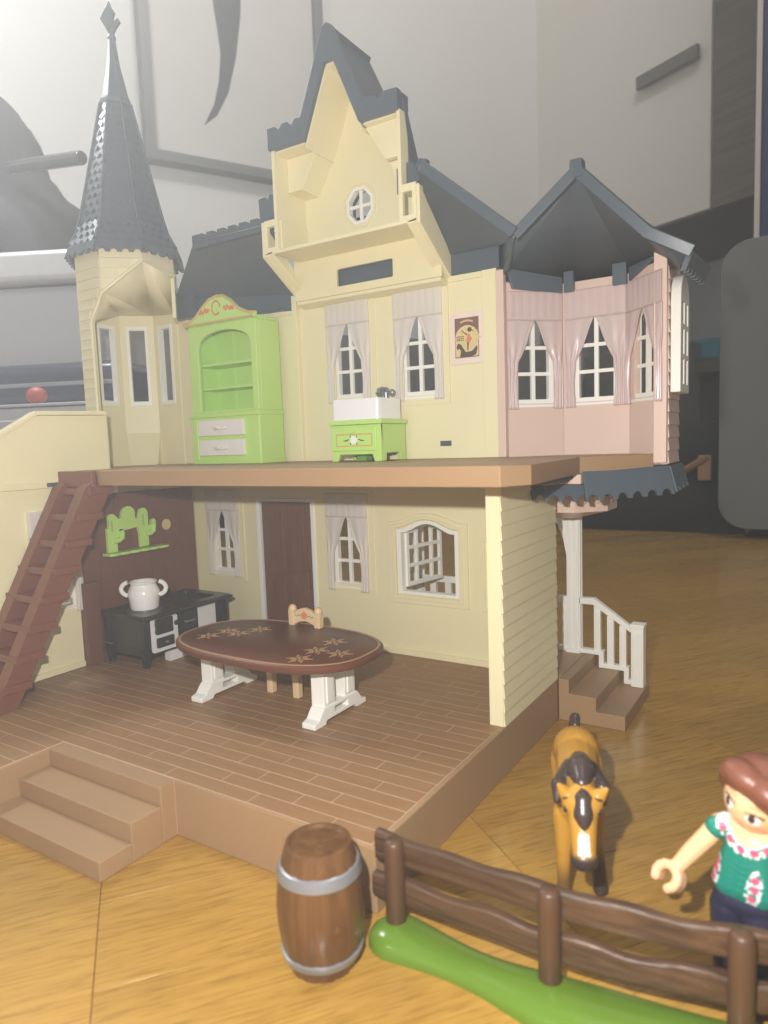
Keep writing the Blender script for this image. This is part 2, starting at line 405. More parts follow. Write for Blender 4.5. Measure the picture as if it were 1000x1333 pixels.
# framed picture on the left wall (corner positions measured along the wall)
def wl(s, d, z): p = CW+DL*s+NL*d; return Vector((p.x, p.y, z))
def wall_hit(px, py):
    d = (f_+r2*((px-500)/904)-u2*((py-666.5)/904)); n = NL
    t = (CW-CP).dot(n)/d.dot(n); q = CP+d*t
    return ((q-CW).dot(DL), q.z)
pic = thing('framed_picture', 'large pale canvas with one black brush stroke in a thin grey frame on the wall', 'picture', wl(60, 0, 90))
s_l, z_b = 96.1, 104.0
PICT = dict(l=wall_hit(187, 216), r=wall_hit(413, 60), b=wall_hit(365, 240))
sl, sr, zb = PICT['l'][0], PICT['r'][0], (PICT['l'][1]+PICT['b'][1])/2
sl, sr, zb = round(sl, 1), round(sr, 1), round(zb, 1)
zt = zb+120
mb = MB(); mb.plate(rect(sr, sl, zb, zt), [rect(sr+2.4, sl-2.4, zb+2.4, zt-2.4)], CW, DL, 4, n=NL)
build(mb, 'frame', mat('grey_picture_frame', (120, 120, 120), .5), pic, .15)
mb = MB(); mb.plate(rect(sr+2.3, sl-2.3, zb+2.3, zt-2.3), [], CW, DL, 2.2, n=NL)
cv = build(mb, 'canvas', mat('pale_canvas', (216, 214, 208), .8, .2, .05, 10, .2, 200), pic, .1)
mb = MB()
st = [wall_hit(*p) for p in ((272,-60),(272,0),(279,45),(283,75),(281,110),(275,140),(262,168),(279,155),(293,126),(303,80),(308,30),(309,0),(309,-60))]
mb.plate([(round(a,1), round(b,1)) for a, b in st], [], CW+NL*2.2, DL, .12, n=NL)
build(mb, 'brush_stroke', mat('black_paint', (52, 54, 56), .6), cv, 0)

# left edge of the room: storage bin, black rucksack, things in front of it
bx = thing('storage_bin', 'pale translucent plastic storage bin with a lid standing left of the turret', 'bin', (-78, 30, GZ))
bin_m = mat('milky_bin_plastic', (196, 198, 202), .12, .8, .04, 6)
mb = MB()
Mb = Matrix.Translation((-80, 30, 0)) @ Matrix.Rotation(math.radians(28), 4, 'Z')
def fr(p, h0, h1, w0, w1, d0, d1):
    q = [(-w0,-d0,h0),(w0,-d0,h0),(w0,d0,h0),(-w0,d0,h0),(-w1,-d1,h1),(w1,-d1,h1),(w1,d1,h1),(-w1,d1,h1)]
    return [Mb @ Vector(a) for a in q]
mb.hexa(fr(0, GZ, 33, 22, 25, 14, 16)); build(mb, 'body', bin_m, bx, 1.2)
mb = MB(); mb.hexa(fr(0, 33.1, 36, 26.5, 26.5, 17.5, 17.5)); mb.hexa(fr(0, 36, 37, 24, 23.5, 15, 14.5)); build(mb, 'lid', mat('bin_lid_white', (214, 215, 218), .25, .6), bx, .5)
rk = thing('rucksack', 'slumped black rucksack with a straight grip bar on top of the storage bin', 'bag', (-84, 34, 37.2))
mb = MB()
def rfn(u, v):
    a = 2*pi*u; t = v; k = (1-t**2.6)**.5 if t < 1 else 0
    p = Vector((-82+19*math.copysign(abs(math.cos(a))**.7, math.cos(a))*k-2*t, 33+9*math.copysign(abs(math.sin(a))**.7, math.sin(a))*k, 37.2+25*t))
    nz = noise.noise(p*.07+Vector((9,2,0))); nz2 = noise.noise(p*.2+Vector((1,7,3))); return p+Vector((nz*5+nz2*1.2, nz*2, (nz*5+nz2*1.5)*t))
mb.grid(rfn, 48, 18); bmesh.ops.remove_doubles(mb.bm, verts=mb.bm.verts, dist=.02)
build(mb, 'body', blk_cloth, rk, 0)
mb = MB(); mb.tube([(-70,30,49.6),(-56,30,47.4)], .75, 10); build(mb, 'grip_bar', black, rk, .2)
cbx = thing('cardboard_box', 'pale grey cardboard box with folded flaps standing left of the cream wing wall', 'box', (-58, 22, GZ))
card = mat('pale_grey_card', (186, 185, 188), .55, .3, .04, 8)
RB = Matrix.Translation((-60, 23, 0)) @ Matrix.Rotation(math.radians(24), 4, 'Z')
mb = MB(); mb.box(-15, 15, -8, 9, GZ, 19.6, RB); build(mb, 'body', card, cbx, .3)
mb = MB(); mb.box(-14.8, 14.8, -8.3, -7.9, 0, 6.5, RB @ Matrix.Translation((0, -.4, 13.2)) @ Matrix.Rotation(.16, 4, 'X')); build(mb, 'flap', card, cbx, .1)
mb = MB(); mb.box(-14.6, 14.6, -8, .2, 19.65, 19.95, RB); build(mb, 'flap', card, cbx, .1)
cs_ = thing('zip_case', 'glossy dark blue zipped case lying on the pale cardboard box', 'case', (-60, 24, 20))
mb = MB(); mb.box(-14, 13.5, -2.2, 7, 20.0, 24.6, RB); build(mb, 'body', mat('dark_blue_glossy_film', (62, 68, 84), .14, .8, .12, 14, .6, 60), cs_, 1.4)
mb = MB(); mb.box(-13.4, 13, -2.35, -2.15, 22.1, 22.5, RB); build(mb, 'zip', mat('pale_zip', (150, 150, 156), .4), cs_, .05)
mb = MB(); mb.ball((-51.0, 19.4, 20.75), (1.15, .9, .85), 20)
tag(build(mb, 'ball', mat('red_rubber', (188, 96, 90), .5), None, 0), 'small red ball resting on the pale cardboard box left of the turret', 'ball')

# ================================================================== THE TOY HOUSE
house = thing('toy_house', 'two storey cream toy house with slate grey roofs and pink bay, open at the front', 'toy house', (-15, 10, GZ))
W, D2 = 10.96, 19.53
# --- deck
mb = MB()
outl = [(0,0),(0,20.85),(-36,20.85),(-36,-8),(-D2,-8),(-D2,-.79),(-W,-.79),(-W,0)]
mb.plate(outl, [], (0,0,GZ), (1,0,0), abs(GZ)-.05, uz=(0,1,0), n=(0,0,1))
deck = build(mb, 'deck', tan, house, .05)
h3 = abs(GZ)/3
mb = MB()
mb.box(-D2+.01, -W, -2.42, -.8, GZ, -h3)
build(mb, 'step', tan, deck, .05)
mb = MB(); mb.box(-D2+.01, -W, -4.04, -2.425, GZ, -2*h3); build(mb, 'step', tan, deck, .05)
mb = MB(); mb.box(-W+.003, -D2+.02, -.79, -.02, -.06, 0)
mb = MB(); mb.box(-D2+.02, -W-.003, -.785, -.03, -.06, 0); build(mb, 'landing', tan, deck, .03)
# rim strips of the deck
mb = MB(); mb.box(-.24, 0, 0, 20.8, -.06, 0); mb.box(-W, -.25, 0, .14, -.06, 0)
build(mb, 'rim', tan, deck, .03)
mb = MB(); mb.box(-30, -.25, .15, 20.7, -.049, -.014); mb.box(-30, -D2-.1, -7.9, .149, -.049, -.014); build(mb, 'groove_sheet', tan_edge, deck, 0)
# boards
nb = 0; lens = {}
def add_board(x0, x1, y0, y1):
    L_ = round(x1-x0, 2)
    if (L_, y1-y0) not in lens:
        b = MB(); b.box(-L_/2+.018, L_/2-.018, -(y1-y0)/2+.02, (y1-y0)/2-.02, -.03, 0)
        me = b.mesh('deck_board'); o = bpy.data.objects.new('deck_board', me); finish(o, board_m, .012); lens[(L_, y1-y0)] = o
    else: o = lens[(L_, y1-y0)].copy()
    C.objects.link(o); o.parent = deck
    o.location = (Vector(((x0+x1)/2, (y0+y1)/2, random.uniform(-.006, 0)))-Vector(ORG['toy_house']))*S
P_ = .868
row = 0; y = .16
rows = []
while y < 20.8: rows.append((y, -.26, -30.0)); y += P_
y = .16-P_
while y > -7: rows.append((y, -D2-.1, -30.0)); y -= P_
rr = random.Random(3)
for k, (y, xr, xl) in enumerate(rows):
    x = xr; L0 = [2.2, 4.6, 3.2, 5.2][k % 4] if xr > -1 else 3.6
    while x > xl+.3:
        L_ = min(L0, x-xl)
        if x-L_-xl < 1.4: L_ = x-xl
        add_board(round(x-L_, 2), round(x, 2), y, y+P_)
        x -= L_; L0 = [5.2, 5.2, 4.2][(k+int(-x)) % 3]
# --- porch steps at the right, porch behind the house
mb = MB()
mb.plate([(0.02,GZ),(4.07,GZ),(4.07,-2*h3),(2.36,-2*h3),(2.36,-h3),(.68,-h3),(.68,0),(.02,0)], [], (0,20.9,0), (1,0,0), 6.6)
build(mb, 'porch_steps', tan, house, .05)
mb = MB(); mb.box(-24, .0, 21.6, 27.5, GZ, 0); build(mb, 'porch_floor', tan, house, .04)
# --- railing of the porch
rail = MB(); yr0 = 26.6
rail.plate([(-1.9,3.45),(.55,3.5),(3.2,1.75),(3.2,2.15),(.65,3.95),(-1.9,3.9)], [], (0,yr0,0), (1,0,0), .45)
rail.plate([(-1.9,.02),(.95,.02),(.95,-h3+.02),(2.62,-h3+.02),(2.62,-2*h3+.02),(3.2,-2*h3+.02),(3.2,-2*h3+.35),(2.95,-2*h3+.35),(2.95,-h3+.35),(1.28,-h3+.35),(1.28,.35),(-1.9,.35)], [], (0,yr0,0), (1,0,0), .45)
rl = build(rail, 'porch_railing', white, house, .04)
for x, z0, z1 in ((-1.6,.3,3.5),(.62,.3,3.4),(1.5,-h3+.3,2.8),(2.32,-h3+.3,2.25)):
    mb = MB(); mb.box(x, x+.45, yr0+.04, yr0+.4, z0, z1); mb.box(x+.1, x+.35, yr0, yr0+.06, z0+.25, z1-.35); build(mb, 'baluster', white, rl, .03)
mb = MB(); mb.box(3.15, 3.95, 26.3, 27.1, -2*h3+.01, 2.35); mb.box(3.27, 3.83, 26.24, 26.32, -2*h3+.4, 1.95); mb.box(3.1, 4.0, 26.25, 27.15, 2.3, 2.5)
build(mb, 'newel_post', white, rl, .05)
mb = MB()
mb.box(-14, -2, yr0, yr0+.45, 4.15, 4.6); mb.box(-14, -2, yr0, yr0+.45, .2, .5)
rb = build(mb, 'porch_railing', white, house, .03)
for i in range(9):
    mb = MB(); mb.box(-13.4+i*1.3, -12.9+i*1.3, yr0+.05, yr0+.4, .5, 4.15); build(mb, 'baluster', white, rb, .03)
def porch_post(x, y, top):
    mb = MB(); mb.box(x-.42, x+.42, y-.42, y+.42, 0, top)
    for d in (-.2, .2): mb.box(x+d-.1, x+d+.1, y-.5, y-.4, .3, top-.4)
    for d in (-.2, .2): mb.box(x+.4, x+.5, y+d-.1, y+d+.1, .3, top-.4)
    mb.box(x-.5, x+.5, y-.5, y+.5, 0, .3)
    return mb
build(porch_post(-.78, 26.9, 9.9), 'porch_post', white, house, .03)
build(porch_post(-13.3, 26.9, 12.5), 'porch_post', white, house, .03)
mb = MB(); mb.plate([(-1.25,9.6),(-2.3,9.6),(-1.9,8.9),(-1.5,7.9),(-1.25,6.6)], [], (0,26.75,0), (1,0,0), .3)
build(mb, 'post_bracket', white, house, .03)

# --- walls of the ground floor
def bayshape(x0, x1, z0, zs, zp, inset=0):
    xm = (x0+x1)/2; h = (x1-x0)/2
    top = [(x1-h*2*i/16, zs+(zp-zs)*max(0, math.cos((i/8-1)*pi/2*1.18))**1.3) for i in range(17)]
    return [(x0,z0),(x1,z0)]+top
HW1 = rect(-29.75, -26.95, 4.75, 10.4); HW2 = rect(-17.2, -14.4, 4.75, 10.4)
HD = rect(-24.35, -19.0, 0.02, 10.8)
HB = bayshape(-11.5, -6.7, 4.4, 9.0, 9.65)
mb = MB(); mb.plate([(-36,0),(-24.35,0),(-24.35,10.8),(-19.0,10.8),(-19.0,0),(-.85,0),(-.85,12.85),(-36,12.85)], [HW1, HW2, HB], (0,21.0,0), (1,0,0), .4)
lw = build(mb, 'wall', yellow, house, .03)
mb = MB()
for a, b in ((-36,-24.7),(-18.65,-.85)):
    mb = MB(); mb.box(a, b, 20.82, 20.99, 0, .42); build(mb, 'skirting', yellow, lw, .04)
def ring(mb, shp_out, shp_in, O, ux, th, n=None): mb.plate(shp_out, [shp_in], O, ux, th, n=n)
mb = MB()
for cx in (-28.35, -15.75):
    mb = MB(); mb.plate(rrect(cx-1.95+.35, cx+1.95+.35, 4.1, 11.7, .15), [rrect(cx-1.7+.35, cx+1.7+.35, 4.4, 11.45, .1)], (0,20.9,0), (1,0,0), .1)
    build(mb, 'window_moulding', yellow, lw, .03)
mb = MB(); mb.plate(bayshape(-12.2, -6.0, 3.75, 9.5, 10.15), [bayshape(-11.55, -6.65, 4.35, 9.1, 9.72)], (0,20.86,0), (1,0,0), .14)
mb.plate(bayshape(-11.85, -6.35, 4.05, 9.3, 9.93), [bayshape(-11.55, -6.65, 4.35, 9.1, 9.72)], (0,20.78,0), (1,0,0), .08)
build(mb, 'window_moulding', yellow, lw, .03)
mb = MB(); mb.plate(rect(-5.05, -1.2, 3.75, 8.6), [rect(-4.8, -1.4, 4, 8.4)], (0,20.88,0), (1,0,0), .12)
build(mb, 'window_moulding', yellow, lw, .03)
# right wall with clapboards
mb = MB(); mb.box(-.84, -.06, 12.36, 20.85, 0.01, 12.84); rw = build(mb, 'wall', yellow, house, .04)
nbd = 17; bh = 12.8/nbd
for i in range(nbd):
    z = .03+i*bh
    mb = MB(); mb.hexa([(-.06,12.40,z),(.04,12.40,z),(.04,20.83,z),(-.06,20.83,z),(-.06,12.40,z+bh-.01),(-.025,12.40,z+bh-.01),(-.025,20.83,z+bh-.01),(-.06,20.83,z+bh-.01)])
    build(mb, 'siding_board', yellow, rw, .012)
# partition with boards, its stub and round plug
mb = MB(); mb.box(-31.0, -30.35, 9.0, 19.5, 0.01, 12.0); pt = build(mb, 'partition', brown, house, .03)
pb = 10.5/7
for i in range(7):
    mb = MB(); mb.box(-30.35, -30.24, 9.0+i*pb+.012, 9.0+(i+1)*pb-.012, 0.02, 11.98); build(mb, 'panel_board', brown, pt, .02)
mb = MB(); mb.box(-30.24, -29.75, 8.75, 9.9, 0.01, 5.9); mb.box(-31.1, -30.24, 8.7, 9.0, .01, 5.95); build(mb, 'post', brown, pt, .04)
mb = MB(); mb.lathe([(.0,0),(.42,0),(.42,.06),(.0,.06)], n=24, M=Matrix.Translation((-30.24, 16.6, 9.2)) @ Matrix.Rotation(pi/2, 4, 'Y'), cap=False)
build(mb, 'plug', mat('pale_plug', (214, 192, 140), .5), pt, 0)

# --- left wing wall (runs towards the viewer)
HWW = rect(5.75, 8.45, 4.4, 10.2)
mb = MB(); mb.plate([(-7.9,0),(11.9,0),(11.9,17.7),(6.6,17.6),(-7.9,9.4)], [HWW], (-30.3,0,0), (0,1,0), .4)
ww = build(mb, 'wall', yellow, house, .04)
mb = MB()
mb.slab([(-30.75,-7.9,9.42),(-30.15,-7.9,9.42),(-30.15,6.6,17.62),(-30.75,6.6,17.62)][::-1], .28)
mb.slab([(-30.75,6.6,17.62),(-30.15,6.6,17.62),(-30.15,11.9,17.72),(-30.75,11.9,17.72)][::-1], .28)
build(mb, 'wall_coping', yellow, ww, .04)
mb = MB(); mb.box(-30.3, -30.14, -7.9, 8.6, 12.75, 13.25); build(mb, 'moulding', yellow, ww, .06)
mb = MB(); mb.box(-30.3, -30.12, -7.9, 8.7, 0.01, .4); build(mb, 'skirting', yellow, ww, .04)
mb = MB(); mb.box(-30.14, -30.1, 6.85, 7.7, 12.84, 13.12); build(mb, 'clip_slot', slate, ww, 0)
mb = MB(); mb.plate(rrect(5.3, 8.9, 4.0, 11.3, .15), [rrect(5.6, 8.6, 4.3, 11.0, .1)], (-30.2,0,0), (0,1,0), .12); build(mb, 'window_moulding', yellow, ww, .03)

# --- window units (frame, glazing bars, curtain) shared by every opening
def frame_mb():
    mb = MB(); oz = arc(0, 5.1, 1.38, 0, 180, 12, .75)
    iz = arc(0, 5.1, 1.06, 0, 180, 12, .5)
    mb.plate([(-1.38,.25),(1.38,.25)]+oz, [[(-1.06,.62),(1.06,.62)]+iz], (0,.12,0), (1,0,0), .45)
    mb.plate([(-1.5,.12),(1.5,.12),(1.5,.3),(-1.5,.3)], [], (0,-.02,0), (1,0,0), .3)
    return mb
def bars_mb():
    mb = MB(); mb.box(-.13, .13, .2, .42, .6, 5.62)
    for z in (2.22, 3.85): mb.box(-1.08, 1.08, .21, .41, z-.11, z+.11)
    return mb
def curtain_mb(seed=0):
    mb = MB(); hw = 1.86
    def inner(z):
        if z >= 5.5: return 0.015
        if z > 2.9:
            t = (5.5-z)/(5.5-2.9); return 1.16*(t**.85)*(1-.16*math.sin(pi*t))
        return 1.16+.1*math.sin((2.9-z)*1.1)*min(1, (2.9-z))
    for sgn in (-1, 1):
        def fn(u, v, sgn=sgn):
            z = 5.5*v; xi = inner(z); x = xi+(hw-xi)*u
            low = min(1, max(0, (4.6-z)/2))
            y = -.15-(.018+.035*low)*math.sin(u*(12+6*low)+seed+sgn)-.04*math.sin(u*pi)
            if u < .05: y -= .05
            return (sgn*x, y, z)
        mb.grid(fn, 26, 36)
    def vn(u, v):
        x = -hw+2*hw*u; z = 5.5+1.75*v
        y = -.2-.022*abs(math.sin(u*pi*7+seed*.3))*(1 if .04 < u < .96 else 0)
        return (x, y, z)
    mb.grid(vn, 84, 14)
    return mb
FR, BR = frame_mb().mesh('window'), bars_mb().mesh('glazing_bars')
CU = [curtain_mb(k*1.7).mesh('curtain', sharp=80) for k in range(3)]
def window_unit(x, y, z, rz, parent, cu=0, cm=curtain_m):
    o = bpy.data.objects.new('window', FR); C.objects.link(o); o.parent = parent
    if not FR.materials: FR.materials.append(white); BR.materials.append(white)
    d = o.modifiers.new('bevel', 'BEVEL'); d.width = .03*S; d.segments = 2; d.limit_method = 'ANGLE'
    o.location = (Vector((x, y, z))-Vector(ORG['toy_house']))*S; o.rotation_euler.z = rz
    b = bpy.data.objects.new('glazing_bars', BR); C.objects.link(b); b.parent = o
    if cu is not None:
        me = CU[cu].copy(); c = bpy.data.objects.new('curtain', me); C.objects.link(c); c.parent = o
        c.data.materials.append(cm); d = c.modifiers.new('thickness', 'SOLIDIFY'); d.thickness = .05*S
    return o
window_unit(-28.35, 21.0, 4.4, 0, house, 0)
window_unit(-15.75, 21.0, 4.2, 0, house, 1)
window_unit(-15.0, 21.0, 17.95, 0, house, 1)
window_unit(-9.3, 21.0, 17.75, 0, house, 2)
window_unit(-30.3, 7.1, 4.05, pi/2, house, 0)

# --- door
mb = MB(); mb.plate([(-24.62,.02),(-24.25,.02),(-24.25,10.72),(-19.1,10.72),(-19.1,.02),(-18.75,.02),(-18.75,11.0),(-24.62,11.0)], [], (0,20.88,0), (1,0,0), .5)
df = build(mb, 'door_frame', white, house, .04)
mb = MB(); mb.box(-24.2, -19.15, 21.12, 21.4, .03, 10.68); dl = build(mb, 'door', brown_door, house, .03)
for x0, x1 in ((-23.7,-21.95),(-21.4,-19.65)):
    for z0, z1 in ((.9,4.3),(5.0,9.9)):
        mb = MB(); mb.box(x0, x1, 21.05, 21.13, z0, z1); mb.box(x0+.3, x1-.3, 21.0, 21.06, z0+.3, z1-.3)
        build(mb, 'door_panel', brown_door, dl, .05)
mb = MB(); mb.tube([(-19.5,21.1,5.5),(-19.5,20.85,5.4),(-19.5,20.85,4.2),(-19.5,21.1,4.1)], .09, 8); build(mb, 'handle', brown_door, dl, 0)

# --- arched window with an open casement, lower right
mb = MB(); mb.plate(bayshape(-11.5, -6.7, 4.4, 9.0, 9.65), [bayshape(-11.15, -7.0, 4.62, 8.75, 9.4)], (0,20.92,0), (1,0,0), .6)
bw = build(mb, 'window', white, house, .03)
cas = MB()
cas.plate([(0,0),(4.05,0),(4.05,3.95)]+[(4.05*(1-i/10), 3.95+.62*math.sin(pi*(1-i/10)*.5)**1.2*0+.55*math.sin(pi*i/10)) for i in range(1,10)]+[(0,3.95)], [rect(.3,1.05,.3,1.35),rect(1.3,2.75,.3,1.35),rect(3.0,3.75,.3,1.35),rect(.3,1.05,1.6,2.65),rect(1.3,2.75,1.6,2.65),rect(3.0,3.75,1.6,2.65),rect(.3,1.05,2.9,3.8),rect(1.3,2.75,2.9,4.1),rect(3.0,3.75,2.9,3.8)], (0,0,0), (1,0,0), .25)
build(cas, 'casement', white, bw, .03, local=True, loc=tuple(Vector((-11.0, 21.45, 4.8))-Vector(ORG['toy_house'])), rz=math.radians(80))

# --- upper floor slab
mb = MB()
sl_out = [(-26.2,8.0),(1.85,8.0),(2.75,9.4),(2.05,18.9),(5.4,22.2),(3.6,24.0),(-.5,24.0),(-3.4,21.3),(-38,21.3),(-38,12.0),(-31.0,11.9),(-30.2,9.0),(-26.2,9.0)]
mb.plate(sl_out, [], (0,0,12.87), (1,0,0), .96, uz=(0,1,0), n=(0,0,1))
build(mb, 'upper_floor', tan, house, .05)

# --- upper back wall
mb = MB()
HU = [rect(-15.0-1.4, -15.0+1.4, 18.3, 23.95), rect(-9.3-1.4, -9.3+1.4, 18.1, 23.75)]
mb.plate([(-31.2,13.84),(-3.65,13.84),(-3.65,25.45),(-7,25.45),(-7,25.9),(-19.4,25.9),(-19.4,25.0),(-31.2,25.65)], HU, (0,21.0,0), (1,0,0), .4)
uw = build(mb, 'wall', yellow, house, .03)
mb = MB()
mb.bm.free()
for b_ in ((-4.62,-3.62,20.86,21.0,13.84,25.5),(-31.25,-30.75,20.72,21.0,13.84,25.7),(-19.75,-19.3,20.6,21.0,13.84,26.0),(-7.0,-4.63,20.88,21.0,25.1,25.48),(-30.74,-19.76,20.9,21.0,24.75,25.1)):
    mb = MB(); mb.box(*b_); build(mb, 'wall_rib', yellow, uw, .04)
mb = MB()
for cx, z in ((-15.0,17.65),(-9.3,17.45)):
    mb = MB(); mb.plate(rrect(cx-1.9+.4, cx+1.9+.4, z, z+7.7, .15), [rrect(cx-1.6+.4, cx+1.6+.4, z+.3, z+7.4, .1)], (0,20.9,0), (1,0,0), .1)
    build(mb, 'window_moulding', yellow, uw, .03)
mb = MB(); mb.box(-7.85, -7.05, 20.95, 21.0, 14.66, 15.0); build(mb, 'clip_slot', slate, uw, 0)

# --- attic and gable
G = -12.9
mb = MB()
mb.plate([(-18.85,25.35),(-6.95,25.35),(-6.95,28.4),(-18.85,28.4)], [rrect(-15.1,-10.55,25.88,27.05,.12)], (0,20.0,0), (1,0,0), .25)
mb.hexa([(-18.75,20.03,25.1),(-7.02,20.03,25.1),(-7.02,20.99,24.9),(-18.75,20.99,24.9),(-18.75,20.03,25.34),(-7.02,20.03,25.34),(-7.02,20.99,25.34),(-18.75,20.99,25.34)])
gw = build(mb, 'gable_base', yellow, house, .04)
mb = MB(); mb.box(-16.5, -9.2, 20.5, 20.8, 25.5, 27.6); build(mb, 'slot_backing', slate, gw, 0)
mb = MB(); mb.box(-18.2, -7.3, 17.1, 20.6, 28.02, 28.25); build(mb, 'attic_floor', yellow, gw, .04)
oc = [(-13.05+1.05*math.cos(pi/8+i*pi/4)*1.06, 30.95+1.18*math.sin(pi/8+i*pi/4)*1.06) for i in range(8)]
mb = MB()
mb.plate([(-18.3,28.0),(-7.5,28.0),(-7.5,30.1),(-8.5,32.0),(-9.9,34.5),(-10.7,34.5),(-12.55,38.8),(-13.25,38.8),(-15.1,34.5),(-18.3,34.5)], [oc], (0,20.2,0), (1,0,0), .3)
gb = build(mb, 'gable_wall', yellow, house, .03)
oc2 = [(-13.05+(a+13.05)*1.22, 30.95+(b-30.95)*1.22) for a, b in oc]
mb = MB(); mb.plate(oc2, [[(-13.05+(a+13.05)*1.12, 30.95+(b-30.95)*1.12) for a, b in oc]], (0,20.1,0), (1,0,0), .1); build(mb, 'window_moulding', yellow, gb, .02)
mb = MB(); mb.plate([(-13.05+(a+13.05)*1.03, 30.95+(b-30.95)*1.03) for a, b in oc], [[(-13.05+(a+13.05)*.84, 30.95+(b-30.95)*.84) for a, b in oc]], (0,20.12,0), (1,0,0), .5)
ow = build(mb, 'octagon_window', white, house, .03)
mb = MB(); mb.box(-13.17, -12.93, 20.3, 20.5, 29.85, 32.05); mb.box(-14.05, -12.05, 20.31, 20.49, 30.84, 31.06); build(mb, 'glazing_bars', white, ow, .02)
# side posts, soffits, inner lining of the gable
mb = MB()
for sg in (-1, 1):
    X = lambda d: G+sg*d
    xs = sorted((X(5.0), X(4.75))); mb.box(xs[0], xs[1], 17.0, 17.9 if sg > 0 else 20.4, 30.2, 34.6)
    xs = sorted((X(4.74), X(2.3))); mb.box(xs[0], xs[1], 17.2, 17.75 if sg > 0 else 20.19, 34.4, 34.58)
    # corner block
    pts = [(X(4.73),34.39),(X(2.2),34.39),(X(2.75),33.5),(X(3.3),32.6),(X(3.6),32.2),(X(4.73),32.2)]
    mb.plate(pts if sg > 0 else pts[::-1], [], (0,17.55 if sg > 0 else 18.3,0), (1,0,0), .4 if sg > 0 else 1.88)
    if sg > 0: mb.plate([(X(4.73),30.0),(X(4.73),32.19),(X(3.6),32.19),(X(4.0),31.2),(X(4.45),30.3)], [], (0,18.0,0), (1,0,0), .3)
    # slanted lining
    a, b = (X(2.28),34.2), (X(.35),38.7)
    q = [(a[0],17.15,a[1]),(b[0],17.15,b[1]),(b[0],20.3,b[1]),(a[0],20.3,a[1])]
    mb.slab(q if sg < 0 else q[::-1], .12)
    # shoulder
    sx0, sx1 = sorted((X(4.75), X(5.95)))
    mb.plate(rect(sx0, sx1, 28.0, 30.25), [rect(X(5.35)-.32, X(5.35)+.32, 28.45, 29.8)], (0,17.0,0), (1,0,0), .3)
    mb.box(sx0, sx1, 17.3, 20.6, 30.05, 30.24); mb.box(X(4.75)-.1, X(4.75)+.1, 17.31, 20.19, 28.26, 30.2) if sg < 0 else None
    # bracket cheek
    xc = X(5.95) if sg > 0 else X(5.95)
    ck = [(17.0,30.1 if sg > 0 else 30.2),(17.0,27.9),(21.0,25.3),(21.0,26.8)]
    mb.plate(ck, [], (xc+(.235 if sg > 0 else -.012),0,0), (0,1,0), .22)
    # slanted underside of the bracket, from the shoulder to the base panel
    x0, x1 = sorted((X(5.95), X(5.3)))
    mb.hexa([(x0,17.0,27.9),(x1,17.0,28.05),(x1,21.0,25.45),(x0,21.0,25.3),(x0,17.0,28.1),(x1,17.0,28.2),(x1,21.0,25.65),(x0,21.0,25.5)])
mb.plate([(G-.45,38.55),(G+.45,38.55),(G+.3,38.75),(G-.3,38.75)], [], (0,17.15,0), (1,0,0), 3.1)
build(mb, 'gable_trim', yellow, house, .03)
# gable roof
mb = MB()
def teeth(x0, x1, z, zt, n):          # crenellated upper edge from x0 to x1 (list of points)
    out = []; wd = (x1-x0)/n
    for i in range(n):
        a = x0+i*wd
        out += [(a, zt), (a+wd*.55, zt)]
        if i < n-1: out += [(a+wd*(.55+.225)-.225*wd*math.cos(pi*k/6), zt-abs(.3)*math.sin(pi*k/6)) for k in range(1, 6)]
    return out
front = [(G-5.15,34.6),(G-2.15,34.55),(G-.38,38.72),(G+.38,38.72),(G+2.15,34.55),(G+4.95,34.5),(G+4.95,35.75)]
front += [(G+4.0,35.8),(G+3.7,35.45),(G+3.3,35.75),(G+2.6,35.9)]
front += [(G+2.45,36.0),(G+.35,40.75),(G,40.98),(G-.35,40.75),(G-2.35,36.0),(G-2.8,36.05),(G-3.1,35.72),(G-3.45,36.02),(G-3.9,36.02),(G-4.2,35.7),(G-4.5,35.98),(G-5.15,35.98)]
mb.plate(front, [], (0,16.85,0), (1,0,0), .5)
gr = build(mb, 'gable_roof', slate, house, .05)
mb = MB()
for sg in (-1, 1):
    q = [(G+sg*2.6,17.35,35.4),(G,17.35,40.9),(G,21.5,40.9),(G+sg*2.6,21.5,35.4)]
    mb.slab(q if sg < 0 else q[::-1], .35)
    q = [(G+sg*(5.1 if sg < 0 else 4.9),17.35,34.75),(G+sg*2.5,17.35,35.3),(G+sg*2.5,19.5,35.3),(G+sg*(5.1 if sg < 0 else 4.9),18.2 if sg > 0 else 19.5,34.75)]
    mb.slab(q if sg < 0 else q[::-1], .3)
mb.box(G+4.6, G+4.93, 17.36, 18.2, 34.8, 35.7); mb.box(G-5.1, G-4.75, 17.35, 21.5, 34.6, 35.9)
mb.plate([(G-5,30),(G+4.0,30),(G+3.6,33.4),(G+2.4,35.2),(G,40.8),(G-2.4,35.4),(G-5,34.6)], [oc], (0,20.9,0), (1,0,0), .3)
build(mb, 'roof_slope', slate, gr, .03)
